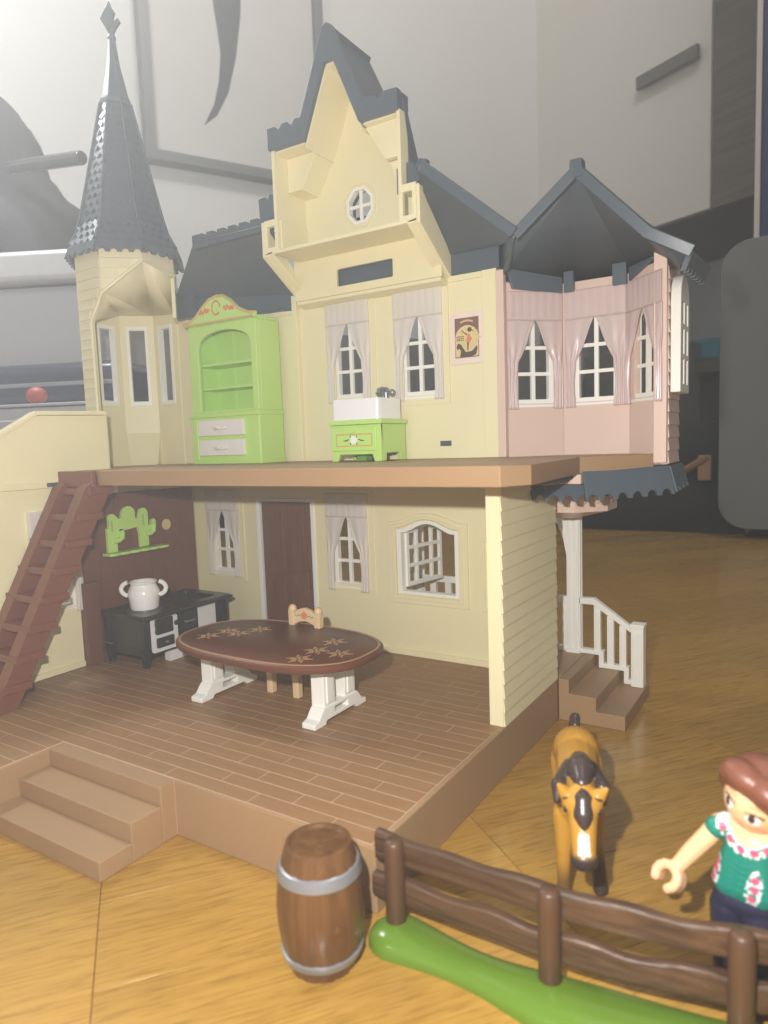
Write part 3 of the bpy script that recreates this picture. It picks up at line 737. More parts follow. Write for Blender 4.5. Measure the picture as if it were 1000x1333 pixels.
# --- main roof (seen from inside), right and left of the gable
mb = MB()
def roofq(pts, th=.3): mb.slab(pts, th)
mb.box(-7.0, -3.45, 20.9, 21.3, 25.5, 27.0)
roofq([(-3.45,21.1,27.0),(-7.0,21.1,27.0),(-7.0,17.3,31.3),(-6.2,17.3,31.1),(-1.45,18.2,26.7),(-1.6,19.6,26.7)], .35)
mr_ = build(mb, 'main_roof', slate, house, .04)
mb = MB()   # ridge strip and crenels
mb.tube([(-6.6,17.2,31.05),(-3.9,17.65,28.75),(-1.35,18.25,26.55)], .42, 4)
build(mb, 'ridge_strip', slate, mr_, .04)
mb = MB(); mb.plate([(-8.6,30.0),(-6.7,30.6),(-6.5,31.6),(-7.0,31.75),(-7.35,31.35),(-7.6,31.75),(-8.6,31.5)], [], (0,17.6,0), (1,0,0), .45); build(mb, 'crenel', slate, mr_, .04)
mb = MB(); mb.slab([(-7.87,17.95,30.3),(-7.87,19.9,30.3),(-7.87,19.2,32.1),(-7.87,17.6,35.4),(-7.87,17.4,35.4),(-7.87,17.91,33)], .2); build(mb, 'cheek', slate, mr_, .03)
mb = MB()
mb.hexa([(-32.4,20.9,25.75),(-19.65,20.9,24.95),(-19.65,21.3,24.95),(-32.4,21.3,25.75),(-32.4,20.9,27.8),(-19.65,20.9,26.4),(-19.65,21.3,26.4),(-32.4,21.3,27.8)])
roofq([(-19.4,21.1,26.35),(-32.35,21.1,27.75),(-26.4,17.9,30.6),(-19.0,17.9,30.5)], .35)
lr = build(mb, 'main_roof', slate, house, .04)
mb = MB(); mb.hexa([(-31.9,20.2,25.66),(-29.6,20.2,25.66),(-29.6,20.89,25.66),(-31.9,20.89,25.66),(-31.7,20.6,26.9),(-29.8,20.5,27.7),(-29.8,20.89,27.7),(-31.7,20.89,26.9)]); build(mb, 'hip_end', slate, lr, .04)
mb = MB()
cz = [(-26.6,29.9)]+[(-19.0,29.9)]
pts = [(-19.0,29.9),(-19.0,30.75)]
n = 7
for i in range(n):
    a = -19.0-(7.6/n)*i; b_ = a-7.6/n
    pts += [(a-.05,30.9),(a-.62,30.9)]
    if i < n-1: pts += [(a-.62-.22+.22*math.cos(pi*k/5), 30.9-.3*math.sin(pi*k/5)) for k in range(1,5)]+[(b_,30.9)]
    else: pts += [(-26.6,30.9)]
pts += [(-26.6,29.9)]
mb.plate(pts, [], (0,17.7,0), (1,0,0), .4); build(mb, 'ridge_crest', slate, lr, .03)
mb = MB(); mb.plate([(-20.2,30.4),(-18.9,30.0),(-18.9,32.4),(-19.25,32.45),(-19.45,32.1),(-19.7,32.35),(-20.3,32.3)], [], (0,18.2,0), (1,0,0), .4); build(mb, 'crenel', slate, lr, .03)

# --- pink bay
P0, P1, P2, P3 = Vector((-3.35,21.1,0)), Vector((-.48,24.0,0)), Vector((3.6,24.0,0)), Vector((5.45,22.2,0))
bay = MB()
zt_ = 24.6
def face_plate(mb, A, B, holes, z0, z1, th=.35):
    ux = (B-A); L_ = ux.length; ux.normalize(); mb.plate(rect(0, L_, z0, z1), holes, (A.x,A.y,0), ux, th)
fw = 4.08
hole = lambda c: rect(c-1.4, c+1.4, 17.15, 22.75)
bays = []
for nm, A, B, c in (('a',P0,P1,2.1),('b',P1,P2,2.04),('c',P2,P3,1.95)):
    mb = MB(); face_plate(mb, A, B, [hole(c)] if nm != 'c' else [rect(.55,2.45,17.15,22.75)], 13.2, zt_)
    o = build(mb, 'bay_wall', pink, house, .02); bays.append(o)
window_unit(*(P0+(P1-P0).normalized()*2.15), 16.8, math.radians(45), house, 0, pearl_m) if False else None
def bay_win(A, B, c, z, rz, cu):
    p = A+(B-A).normalized()*c; return window_unit(p.x, p.y, z, rz, house, cu, pearl_m)
bay_win(P0, P1, 2.1, 16.8, math.atan2(P1.y-P0.y, P1.x-P0.x), 0)
bay_win(P1, P2, 2.04, 16.8, 0, 1)
bay_win(P2, P3, 1.5, 16.8, math.atan2(P3.y-P2.y, P3.x-P2.x), 2)
for b_ in ((-3.62,-3.1,20.7,21.15,13.84,25.3),(5.4,6.12,21.9,22.3,13.3,25.4)):
    mb = MB(); mb.box(*b_); build(mb, 'bay_post', pink, house, .05)
mb = MB(); mb.plate([(22.3,13.2),(25.6,13.2),(25.6,25.3),(22.3,25.3)], [], (6.1,0,0), (0,1,0), .4); be = build(mb, 'bay_wall', pink, house, .03)
for i in range(16):
    z = 13.25+i*.74
    mb = MB(); mb.hexa([(6.1,22.32,z),(6.2,22.32,z),(6.2,25.6,z),(6.1,25.6,z),(6.1,22.32,z+.73),(6.13,22.32,z+.73),(6.13,25.6,z+.73),(6.1,25.6,z+.73)]); build(mb, 'siding_board', pink, be, .01)
mb = MB(); mb.plate([(22.5,17.3),(25.3,17.3),(25.3,22.4)]+arc(23.9,22.4,1.4,0,180,10,1.6)[1:-1]+[(22.5,22.4)], [rect(22.9,23.75,17.8,19.2),rect(24.05,24.9,17.8,19.2),rect(22.9,23.75,19.5,20.9),rect(24.05,24.9,19.5,20.9),rect(22.9,23.75,21.2,22.4),rect(24.05,24.9,21.2,22.4)], (6.75,0,0), (0,1,0), .55)
build(mb, 'outer_window', white, be, .05)
# --- bay roof: six inner facets of a half pyramid, cut strips, finial, eave blocks
ap = Vector((1.95,19.3,29.3))
c0 = Vector((1.6,19.2,0)); Ro = 5.55
ev = [Vector((c0.x+Ro*math.cos(a), c0.y+Ro*math.sin(a), 24.5)) for a in [math.radians(202.5-45*i) for i in range(6)]]
ev[0] = Vector((-2.0,19.3,26.1)); ev[0].z = 26.0
ev = [Vector((-1.6,18.9,26.3)), Vector((-3.7,21.5,24.9)), Vector((-.75,24.6,24.6)), Vector((3.85,24.6,24.4)), Vector((6.6,22.3,24.2)), Vector((7.7,19.9,24.0))]
mb = MB()
vv = [mb.bm.verts.new(q) for q in ev]; va = mb.bm.verts.new(ap)
for a, b in zip(vv, vv[1:]): mb.bm.faces.new([a, b, va])
pr = build(mb, 'bay_roof', slate, house, 0, solid=.25, sharp=4)
mb = MB(); vv = [mb.bm.verts.new(Vector(q)) for q in ((-1.35,18.3,26.5),(-3.42,21.15,27.0),(-3.42,21.3,24.9),(-2.6,20.4,25.2),(-1.7,18.9,26.2))]
mb.bm.faces.new(vv); build(mb, 'valley_sheet', slate, pr, 0, solid=.2)
mb = MB()
mb.tube([ap+Vector((0,-.1,.15)), Vector((-1.5,18.6,26.45))], .42, 4); mb.tube([ap+Vector((0,-.1,.15)), Vector((5.7,19.2,25.45)), Vector((7.75,19.7,24.3))], .42, 4)
build(mb, 'ridge_strip', slate, pr, .04)
mb = MB(); mb.hexa([(ap.x-.38,ap.y-.45,29.0),(ap.x+.38,ap.y-.45,29.0),(ap.x+.38,ap.y+.35,29.0),(ap.x-.38,ap.y+.35,29.0),(ap.x-.33,ap.y-.4,30.0),(ap.x+.33,ap.y-.4,30.0),(ap.x+.33,ap.y+.3,30.0),(ap.x-.33,ap.y+.3,30.0)]); build(mb, 'finial', slate, pr, .06)
mb = MB()
for t0, t1 in ((.05,.2),(.78,.98)):
    a, b = P1+(P2-P1)*t0, P1+(P2-P1)*t1
    mb = MB(); mb.box(a.x, b.x, 23.55, 23.98, 23.95, 25.2); build(mb, 'eave_block', slate, pr, .03)
mb = MB(); mb.slab([(-3.2,21.2,25.4),(-.55,23.85,24.9),(-.55,23.85,23.95),(-2.9,21.5,24.2)], .25)
build(mb, 'eave_block', slate, pr, .03)
mb = MB(); mb.slab([(3.75,23.85,24.9),(5.4,22.2,24.9),(5.4,22.2,24.75),(3.75,23.85,24.1)], .2)
build(mb, 'eave_block', slate, pr, .03)
# scalloped eave at the far right
mb = MB()
pts = [(0,0),(0,1.05)]+[]
def scallop(L_, z0, z1, n, r=None):
    out = [(0,z1),(0,z0)]; wd = L_/n; r = r or wd*.3
    for i in range(n):
        c = (i+.5)*wd
        out += [(c-r*math.cos(pi*k/6), z0+r*1.1*math.sin(pi*k/6)) for k in range(7)]
    out += [(L_,z0),(L_,z1)]
    return out
mb.plate(scallop(4.6, -.9, .1, 6), [], (7.75,19.7,24.2), (.05,.999,0), .3, uz=(.35,0,.93), n=(-1,0,.1))
mb.slab([(7.75,19.7,24.3),(7.9,24.5,24.3),(6.2,24.5,25.0),(6.4,21.5,25.3)], .25)
build(mb, 'eave', slate, pr, .02)
# --- skirt roof under the bay and the pink bracket bowl
mb = MB()
def skirt(A, B, zA0, zA1, zB0, zB1, n, out):
    A = Vector(A); B = Vector(B); ux = (B-A); L_ = ux.length; ux.normalize(); nn = Vector((-ux.y, ux.x, 0))
    o2 = scallop(L_, 0, 1, n, .32)
    pts = []
    for s_, z in o2:
        t = s_/L_; z0 = zA0+(zB0-zA0)*t; z1 = zA1+(zB1-zA1)*t
        k = z if z == 1 else z/(z1-z0)
        if z not in (0, 1): k = z/(z1-z0)
        zz = z0+(z1-z0)*k
        p = A+ux*s_-nn*(out*(1-k)); pts.append(Vector((p.x, p.y, zz)))
    vs = [mb.bm.verts.new(p) for p in pts]; v2 = [mb.bm.verts.new(p+nn*.3) for p in pts]
    es = [mb.bm.edges.new((vs[i], vs[(i+1) % len(vs)])) for i in range(len(vs))]
    r = bmesh.ops.triangle_fill(mb.bm, use_beauty=True, edges=es)
    es = [mb.bm.edges.new((v2[i], v2[(i+1) % len(v2)])) for i in range(len(v2))]
    bmesh.ops.triangle_fill(mb.bm, use_beauty=True, edges=es)
    for i in range(len(vs)):
        j = (i+1) % len(vs); mb.bm.faces.new([vs[i], vs[j], v2[j], v2[i]])
skirt((.05,16.6,0), (2.4,19.2,0), 11.5, 12.35, 11.25, 12.25, 4, .35)
skirt((2.2,19.0,0), (6.25,22.5,0), 11.3, 13.0, 11.5, 12.95, 6, .5)
skirt((6.25,22.5,0), (6.4,25.5,0), 11.6, 13.1, 11.8, 13.15, 3, .4)
mb.slab([(.1,16.6,12.35),(2.3,19.2,12.7),(6.2,22.5,12.95),(6.2,25.5,12.95),(0.1,25.5,12.6)][::-1], .2)
build(mb, 'skirt_roof', slate, house, .03, sharp=25)
mb = MB(); mb.box(.25, 2.2, 18.6, 20.0, 12.3, 12.85); build(mb, 'bay_underside', pink, house, .04)
mb = MB()
bc = (-.35, 24.6)
mb.lathe([(3.0,11.25),(3.0,10.3),(.75,9.75),(.6,9.75),(.6,11.2)], c=(bc[0],bc[1],0), n=8, rot=pi/8)
for i in range(8):
    a0 = pi/8+i*pi/4
    for t in (.27, .73):
        p = Vector((bc[0]+2.85*math.cos(a0), bc[1]+2.85*math.sin(a0), 11.2)).lerp(Vector((bc[0]+2.85*math.cos(a0+pi/4), bc[1]+2.85*math.sin(a0+pi/4), 11.2)), t)
        mb.ball(p, (.4,.4,.45), 12)
build(mb, 'bracket_bowl', pink, house, .03)

# --- corner turret
tc = Vector((-33.9, 17.5, 0)); ro = 3.65/math.cos(pi/8); ri = 3.35/math.cos(pi/8)
V8 = lambda r, i, z: Vector((tc.x+r*math.cos(pi/8+i*pi/4), tc.y+r*math.sin(pi/8+i*pi/4), z))
# faces: i -> i+1.  7:(+X)  6:(+X-Y diagonal)  5:(-Y)  4:(-X-Y)  3:(-X)  2:(-X+Y) 1:(+Y) 0:(+X+Y)
def tface(mb, i, outl, holes, th=.3, r=ro):
    A, B = V8(r, i+1, 0), V8(r, i, 0)
    if i in (0, 5, 6, 7): A, B = B, A
    ux = (B-A); L_ = ux.length; ux.normalize()
    c = Vector((tc.x, tc.y, 0))-(A+B)/2
    n = c.normalized(); mb.plate([(s*L_, z) for s, z in outl], [[(s*L_, z) for s, z in h] for h in holes], A, ux, th, n=n)
    return A, ux, L_, n
zt2, zb2 = 30.6, 13.0
mb = MB()
win = [(.27,19.2),(.73,19.2),(.73,25.4),(.27,25.4)]
for i in (1, 2, 3): tface(mb, i, [(0,zb2),(1,zb2),(1,zt2),(0,zt2)], [win])
tface(mb, 4, [(0,zb2),(1,zb2),(1,zt2),(0,zt2)], [])
A, B = V8(ro, 0, 0), V8(ro, 1, 0)
# upper drum over the opening
tface(mb, 5, [(0,17.5),(.8,17.5),(.8,25.2),(1,27.2),(1,zt2),(0,zt2)] if False else [(0,zt2),(0,17.0),(.5,17.0),(.5,25.0),(1,27.0),(1,zt2)], [])
tface(mb, 6, [(0,zt2),(0,27.0),(.5,28.2),(1,29.4),(1,zt2)], [])
tface(mb, 7, [(0,zt2),(0,29.4),(1,28.8),(1,zt2)], [])
tface(mb, 0, [(0,zt2),(0,25.5),(1,25.5),(1,zt2)], [])
tw = build(mb, 'turret', yellow, house, .03)
# window linings
for i in (1, 2, 3):
    mb = MB(); tface(mb, i, [(.22,18.95),(.78,18.95),(.78,25.65),(.22,25.65)], [[(.3,19.3),(.7,19.3),(.7,25.3),(.3,25.3)]], .5, ro+.12)
    build(mb, 'window', white, tw, .02)
# siding on the outside of the front faces
for i, (zlo, zhi, s1) in ((5, (17.05, 29.6, .44)), (6, (27.3, 29.6, 1))):
    A, B = V8(ro, i, 0), V8(ro, i+1, 0); ux = (B-A); L_ = ux.length; ux.normalize()
    n = (Vector((tc.x, tc.y, 0))-(A+B)/2).normalized()
    z = zlo
    while z < zhi:
        z2 = min(zhi, z+.74)
        if i == 6:
            se = min(.97, max(.12, (z-27.1)/2.3))
        else: se = s1 if z < 25.0 else min(.96, s1+(z-25.0)*.24)
        p = [A+ux*L_*.03, A+ux*L_*se]
        q = [p[0]-n*.09, p[1]-n*.09]; q2 = [p[0]-n*.02, p[1]-n*.02]
        V3 = lambda v, zz: Vector((v.x, v.y, zz))
        mb = MB(); mb.hexa([V3(q[0],z),V3(q[1],z),V3(p[1],z),V3(p[0],z),V3(q2[0],z2-.02),V3(q2[1],z2-.02),V3(p[1],z2-.02),V3(p[0],z2-.02)])
        build(mb, 'siding_board', yellow, tw, .012); z += .74
# rims of the cut opening, flared foot, slanted inner ceiling
mb = MB()
rimp = [V8(ro, 5, 17.7).lerp(V8(ro, 6, 17.7), .0)]
A5, B5 = V8(ro, 6, 0), V8(ro, 5, 0)
p_ = lambda s, z: Vector(((A5+(B5-A5)*s).x, (A5+(B5-A5)*s).y, z)) 
v6 = V8(ro, 6, 0); v5 = V8(ro, 5, 0); d5 = (V8(ro,6,0)-V8(ro,5,0))
rp = lambda i, s, z: Vector(((V8(ro,i,0).lerp(V8(ro,i+1,0), s)).x, (V8(ro,i,0).lerp(V8(ro,i+1,0), s)).y, z))
mb.tube([rp(5,.5,17.6), rp(5,.5,25.0), rp(5,1,27.0), rp(6,.5,28.2), rp(6,1,29.4), rp(7,1,28.8)], .14, 6)
build(mb, 'opening_rim', yellow, tw, 0)
mb = MB()
hi = [rp(5,.52,25.1), rp(5,1,27.1), rp(6,1,29.3), rp(7,1,28.8)]
lo = [V8(ri, 4, 26.4), V8(ri, 3, 26.6), V8(ri, 2, 26.6), V8(ri, 1, 26.4)]
for a in range(3):
    mb.poly([hi[a], hi[a+1], lo[a+1]]); mb.poly([hi[a], lo[a+1], lo[a]])
build(mb, 'turret_ceiling', yellow, tw, 0, solid=.15, sharp=1)
# wall pieces joining the turret to the wing and to the back wall
mb = MB()
mb.slab([(-30.7,11.9,13.84),(-30.7,11.9,17.6),V8(ro,5,17.6),V8(ro,5,13.84)], .3)
mb.slab([V8(ro,4,13.84)*1, V8(ro,4,17)*1, V8(ro,5,17), V8(ro,5,13.84)], .25)
a = V8(ro, 1, 0); mb.box(a.x-.1, -31.0, 20.95, 21.3, 13.84, 25.8)
build(mb, 'turret_joint', yellow, tw, .03)
mb = MB()
mb.hexa([V8(ri-.9,4,13.84)+Vector((.3,0,0)), V8(ri-.2,3,13.84)+Vector((.9,-.5,0)), V8(ri,3,13.84), V8(ri,4,13.84), V8(ri,4,16.6)+Vector((.02,0,0)), V8(ri,3,16.6)+Vector((.02,0,0)), V8(ri,3,16.6), V8(ri,4,16.6)])
mb.hexa([V8(ri,3,13.84)+Vector((.9,-.5,0)), V8(ri,2,13.84)+Vector((.5,-.9,0)), V8(ri,2,13.84), V8(ri,3,13.84), V8(ri,3,16.6)+Vector((.02,-.02,0)), V8(ri,2,16.6)+Vector((.02,-.02,0)), V8(ri,2,16.6), V8(ri,3,16.6)])
build(mb, 'turret_foot', yellow, tw, 0, sharp=15)
# lower body of the turret (outside)
mb = MB(); mb.lathe([(ro-.2,GZ+2.6),(ro-.2,12.9)], c=(tc.x,tc.y,0), n=8, rot=pi/8); build(mb, 'turret_base', yellow, tw, .03)
# cone roof
def cz_r(z):       # radius of the spire at height z (measured to a corner)
    if z < 33.2: t = (z-30.7)/2.5; return 4.35+(3.05-4.35)*t**.85
    return 3.05*max(0, (46.6-z)/(46.6-33.2))**1.04+.2
mb = MB(); zs = [30.7,31.3,31.9,32.5,33.2,36,39,42.2,45.0]
prof = [(cz_r(z), z) for z in zs]
prof = [(4.2,30.5)]+prof+[(.34,46.5),(.3,46.9),(.36,47.1),(.22,47.35)]
mb.lathe(prof, c=(tc.x,tc.y,0), n=8, rot=pi/8)
cone = build(mb, 'turret_roof', slate, house, .04, sharp=20)
mb = MB()
for i in range(8):
    a, b = V8(4.38, i, 30.75), V8(4.38, i+1, 30.75); ux = (a-b); L_ = ux.length; ux.normalize(); n = (Vector((tc.x,tc.y,30.75))-(a+b)/2).normalized()
    mb.plate(scallop(L_, -.95, 0, 4, .26), [], b, ux, .3, uz=Vector((n.x*.35, n.y*.35, .93)), n=n)
build(mb, 'scalloped_eave', slate, cone, .02)
# shingles of the spire: one joined relief, far too many and small to pick apart
mb = MB()
for i in range(8):
    z = 31.0; k = 0
    while z < 41.6:
        r0 = cz_r(z)+.02; step = .62; r1 = cz_r(z+step*1.4)+.0
        A0, B0 = V8(r0, i, z), V8(r0, i+1, z); A1, B1 = V8(r1, i, z+step*1.4), V8(r1, i+1, z+step*1.4)
        L_ = (A0-B0).length; m_ = max(1, round(L_/.75)); nrm = ((A0+B0)/2-Vector((tc.x,tc.y,z))); nrm.z = .3; nrm.normalize()
        hh = .17 if z < 33 else .07
        for j in range(m_):
            o_ = .5/m_ if k % 2 else 0
            s0, s1 = min(.97, max(.03, j/m_+o_)), min(.97, max(.03, (j+1)/m_+o_))
            if s1-s0 < .08: continue
            sm = (s0+s1)/2
            p0 = A0.lerp(B0, s0)+nrm*hh; p1 = A0.lerp(B0, s1)+nrm*hh; q0 = A1.lerp(B1, s0)-nrm*.05; q1 = A1.lerp(B1, s1)-nrm*.05
            pm_ = A0.lerp(B0, sm)+nrm*(hh+.03); pm_.z -= .34
            mb.poly([p0, pm_, p1, q1, q0])
        z += step; k += 1
o = build(mb, 'shingles', slate, cone, 0, sharp=10); o['kind'] = 'stuff'
mb = MB()
for i in range(8): mb.tube([V8(cz_r(z)+.05, i, z) for z in (30.9,32,33.2,36,39,42)], .1, 6)
mb.lathe([(cz_r(42)+.06,41.9),(cz_r(42.2)+.12,42.0),(cz_r(42.4)+.06,42.4)], c=(tc.x,tc.y,0), n=8, rot=pi/8)
build(mb, 'hip_rib', mat('glossy_slate_rib', (92, 100, 110), .22, .7), cone, 0)
mb = MB()
fx = Vector((.842,.539,0))
fin = [(a*.82, 47.2+(b-48.1)*.86) for a, b in [(-.12,48.1),(.12,48.1),(.5,48.75),(.95,49.3),(.72,49.62),(.35,49.35),(.22,49.2),(.3,49.6),(.5,50.1),(.2,50.55),(0,51.1),(-.3,50.6),(-.62,50.15),(-.95,49.6),(-.5,48.9)]]
mb.plate(fin, [], (tc.x-fx.y*-.1,tc.y-.1,0), fx, .25)
build(mb, 'finial', slate, cone, .04)

# ================================================================== ladder
ld = thing('ladder', 'dark brown plank ladder leaning against the upper floor at left', 'ladder', (-28, .3, 0))
lad_m = mat('ladder_brown_plastic', (122, 74, 56), .38, .5, .05, 60, .06, 600)
slope = (13.4)/(7.9)      # dz/dy
for x0, x1 in ((-27.2,-26.3),(-29.95,-29.05)):
    mb = MB(); mb.plate([(.0,0.01),(1.5,.01),(9.1,12.85),(9.0,12.87),(7.75,12.87),(7.75,13.2),(7.1,12.8)][0:7], [], (x1,0,0), (0,1,0), x1-x0); build(mb, 'stringer', lad_m, ld, .05)
for k in range(8):
    z = 12.75-1.6*k; y = z/slope+.0
    mb = MB(); mb.box(-30.15, -26.1, y-.3, y+1.55, z-.46, z)
    build(mb, 'tread', lad_m, ld, .05)
mb = MB(); mb.box(-29.95, -26.25, 7.55, 7.9, 12.76, 13.85); build(mb, 'top_board', lad_m, ld, .06)
mb = MB(); mb.box(-26.9, -26.22, 7.2, 8.6, 12.3, 12.82); build(mb, 'hook', lad_m, ld, .04)

# ================================================================== green dresser
cb = thing('dresser', 'tall lime green open dresser with arched front and two white drawers on the upper floor', 'dresser', (-24.5, 19.2, 13.84))
x0, x1, y0, y1, z0 = -28.1, -20.95, 17.9, 20.55, 13.84
mb = MB()
arch = [(-27.0,17.9),(-21.6,17.9),(-21.6,22.7)]+[(-24.3+2.7*math.cos(math.radians(a)), 22.7+1.1*math.sin(math.radians(a))) for a in range(15,180,15)]+[(-27.0,22.7)]
mb.plate(rect(x0+.15, x1-.05, z0+3.9, 24.3), [arch], (0,y0+.1,0), (1,0,0), .3)
mb.box(x0+.15, x0+.5, y0+.4, y1, z0+3.9, 24.3); mb.box(x1-.4, x1-.05, y0+.4, y1, z0+3.9, 24.3)
mb.box(x0+.5, x1-.4, y1-.2, y1, z0+3.9, 24.3); mb.box(x0+.15, x1-.05, y0+.1, y1, 24.3, 24.55)
build(mb, 'upper_case', green, cb, .05)
mb = MB()
mb.box(x0+.1, x1-.02, y0+.05, y1, z0, z0+3.6); mb.box(x0-.05, x1+.05, y0-.12, y1+.02, z0+3.55, z0+3.9); mb.box(x0, x1+.03, y0-.06, y1+.01, z0+.0, z0+.35)
mb.box(x0+.12, x0+.7, y0-.04, y0+.06, z0+.35, z0+3.5); mb.box(x1-.75, x1-.03, y0-.04, y0+.06, z0+.35, z0+3.5)
build(mb, 'lower_case', green, cb, .05)
for zz in (19.6, 21.4):
    mb = MB(); mb.box(x0+.5, x1-.4, y0+.55, y1-.2, zz-.1, zz+.1); build(mb, 'shelf', green, cb, .03)
mb = MB(); mb.box(-25.55, -25.45, y1-.32, y1-.2, 17.8, 24); build(mb, 'back_rib', green, cb, .02)
drw = mat('drawer_white', (232, 226, 222), .4)
for zz in (z0+.65, z0+2.15):
    mb = MB(); mb.box(-27.2, -22.5, y0-.16, y0+.1, zz, zz+1.2); d = build(mb, 'drawer', drw, cb, .05)
    mb = MB(); mb.tube([(-25.5,y0-.18,zz+.6),(-25.2,y0-.36,zz+.5),(-24.85,y0-.4,zz+.62),(-24.5,y0-.36,zz+.5),(-24.2,y0-.18,zz+.6)], .1, 8)
    mb.ball((-24.85,y0-.36,zz+.62), .17, 12); build(mb, 'handle', drw, d, 0)
mb = MB()
crest = [(x0-.1,24.35),(x1+.1,24.35),(x1+.1,24.75),(-21.6,24.85),(-22.4,25.2),(-23.2,25.9),(-23.9,26.3),(-24.6,26.35),(-25.3,26.2),(-26.0,25.75),(-26.8,25.1),(-27.5,24.75),(x0-.1,24.6)]
mb.plate(crest, [], (0,y0-.1,0), (1,0,0), .3); cr_ = build(mb, 'crest', green, cb, .05)
mb = MB(); top_l = crest[2:]
mb.tube([(p[0], y0-.12, p[1]-.12) for p in top_l], .09, 6); mb.tube([(x0,y0-.12,24.42),(x1,y0-.12,24.42)], .07, 6)
build(mb, 'gilt_edge', gold_print, cr_, 0)
mb = MB()
mb.tube([(-24.6+.42*math.cos(a), y0-.13, 25.4+.5*math.sin(a)) for a in [i*pi/8 for i in range(15)]], .06, 5)
for sg in (-1, 1):
    mb.tube([(-24.6+sg*(.7+.12*i), y0-.12, 25.25+.16*math.sin(i*1.9)) for i in range(10)], .07, 5)
    for i in range(4): mb.ball((-24.6+sg*(.85+.26*i), y0-.12, 25.35-.05*i+.12*math.sin(i*2)), (.12,.03,.1), 8)
build(mb, 'rose_print', salmon, cr_, 0)

# ================================================================== sink unit
sk = thing('sink_cabinet', 'small lime green washstand with white basin and grey tap on the upper floor', 'washstand', (-12.2, 19, 13.84))
x0, x1, y0, y1 = -14.3, -10.2, 17.3, 20.5
mb = MB()
mb.plate([(x0+.1,13.85),(x0+.6,13.85),(x0+.75,14.3),(x1-.75,14.3),(x1-.6,13.85),(x1-.05,13.85),(x1-.05,16.24),(x0+.1,16.24)], [], (0,y0+.1,0), (1,0,0), .25)
mb.plate([(y0+.36,13.85),(y0+.75,13.85),(y0+.8,14.35),(y1-.8,14.35),(y1-.6,13.85),(y1,13.85),(y1,16.25),(y0+.1,16.25)], [], (x1-.05,0,0), (0,1,0), .25)
mb.plate([(y0+.36,13.85),(y0+.75,13.85),(y0+.8,14.35),(y1-.8,14.35),(y1-.6,13.85),(y1,13.85),(y1,16.25),(y0+.1,16.25)], [], (x0+.35,0,0), (0,1,0), .25)
mb.box(x0+.35, x1-.3, y0+.35, y1, 14.3, 14.5); mb.box(x0+.35, x1-.3, y1-.2, y1, 14.5, 16.2)
build(mb, 'cabinet', green, sk, .05)
mb = MB(); mb.box(x0-.05, x1+.1, y0-.05, y1+.05, 16.25, 16.55); build(mb, 'countertop', green, sk, .05)
mb = MB(); mb.box(x0+.2, x1-.35, y0-.02, y0+.1, 14.55, 16.1); dd = build(mb, 'drawer_front', green, sk, .04)
mb = MB(); mb.plate(arc(-12.45,16.1,.42,180,360,10), [], (0,y0-.12,0), (1,0,0), .1); build(mb, 'finger_grip', green, dd, .02)
mb = MB(); mb.plate(rect(-13.7,-10.85,14.85,15.65), [rect(-13.65,-10.9,14.9,15.6)], (0,y0-.03,0), (1,0,0), .015); build(mb, 'print_border', salmon, dd, 0)
mb = MB()
for k in range(6):
    a = k*pi/3; mb.ball((-12.3+.17*math.cos(a), y0-.025, 15.25+.17*math.sin(a)), (.13,.02,.13), 10)
mb.ball((-12.3,y0-.026,15.25), (.14,.022,.14), 10)
build(mb, 'flower_print', white, dd, 0)
mb = MB()
for sg in (-1, 1):
    mb.tube([(-12.3+sg*.35,y0-.025,15.3),(-12.3+sg*.6,y0-.025,15.22),(-12.3+sg*.85,y0-.025,15.2)], [.02,.05,.015], 6)
    for d in (-.25, .25): mb.ball((-12.3+sg*.25,y0-.025,15.25+d), (.05,.02,.06), 8)
build(mb, 'leaf_print', dkgreen, dd, 0)
mb = MB()
bo = rrect(-14.05,-10.35,17.35,20.3,.25)
mb.plate(bo, [rrect(-13.8,-10.6,17.6,19.7,.2)], (0,0,16.56), (1,0,0), 1.35, uz=(0,1,0), n=(0,0,1)); mb.box(-13.9,-10.5,17.5,20.2,16.56,16.8)
build(mb, 'basin', mat('glossy_white', (242,242,242), .18, .7, .01), sk, .05)
tp = MB(); tx = -11.35
tp.tube([(tx,19.95,17.85),(tx,19.95,18.5)], .17, 12); tp.tube([(tx,19.95,18.45),(tx,19.5,18.62),(tx,19.0,18.5),(tx,18.85,18.25)], .14, 10)
tp.tube([(tx-.55,19.95,18.35),(tx+.55,19.95,18.35)], .13, 10)
for d in (-.5, .5): tp.ball((tx+d,19.9,18.35), (.24,.2,.24), 14)
tp.ball((tx,19.95,18.62), (.18,.18,.14), 12)
build(tp, 'tap', chrome, sk, 0)
mb = MB(); mb.box(-12.7,-12.0,18.2,19,13.86,14.2); build(mb, 'drain_block', mat('darker_green', (110,160,70), .5), sk, .04)

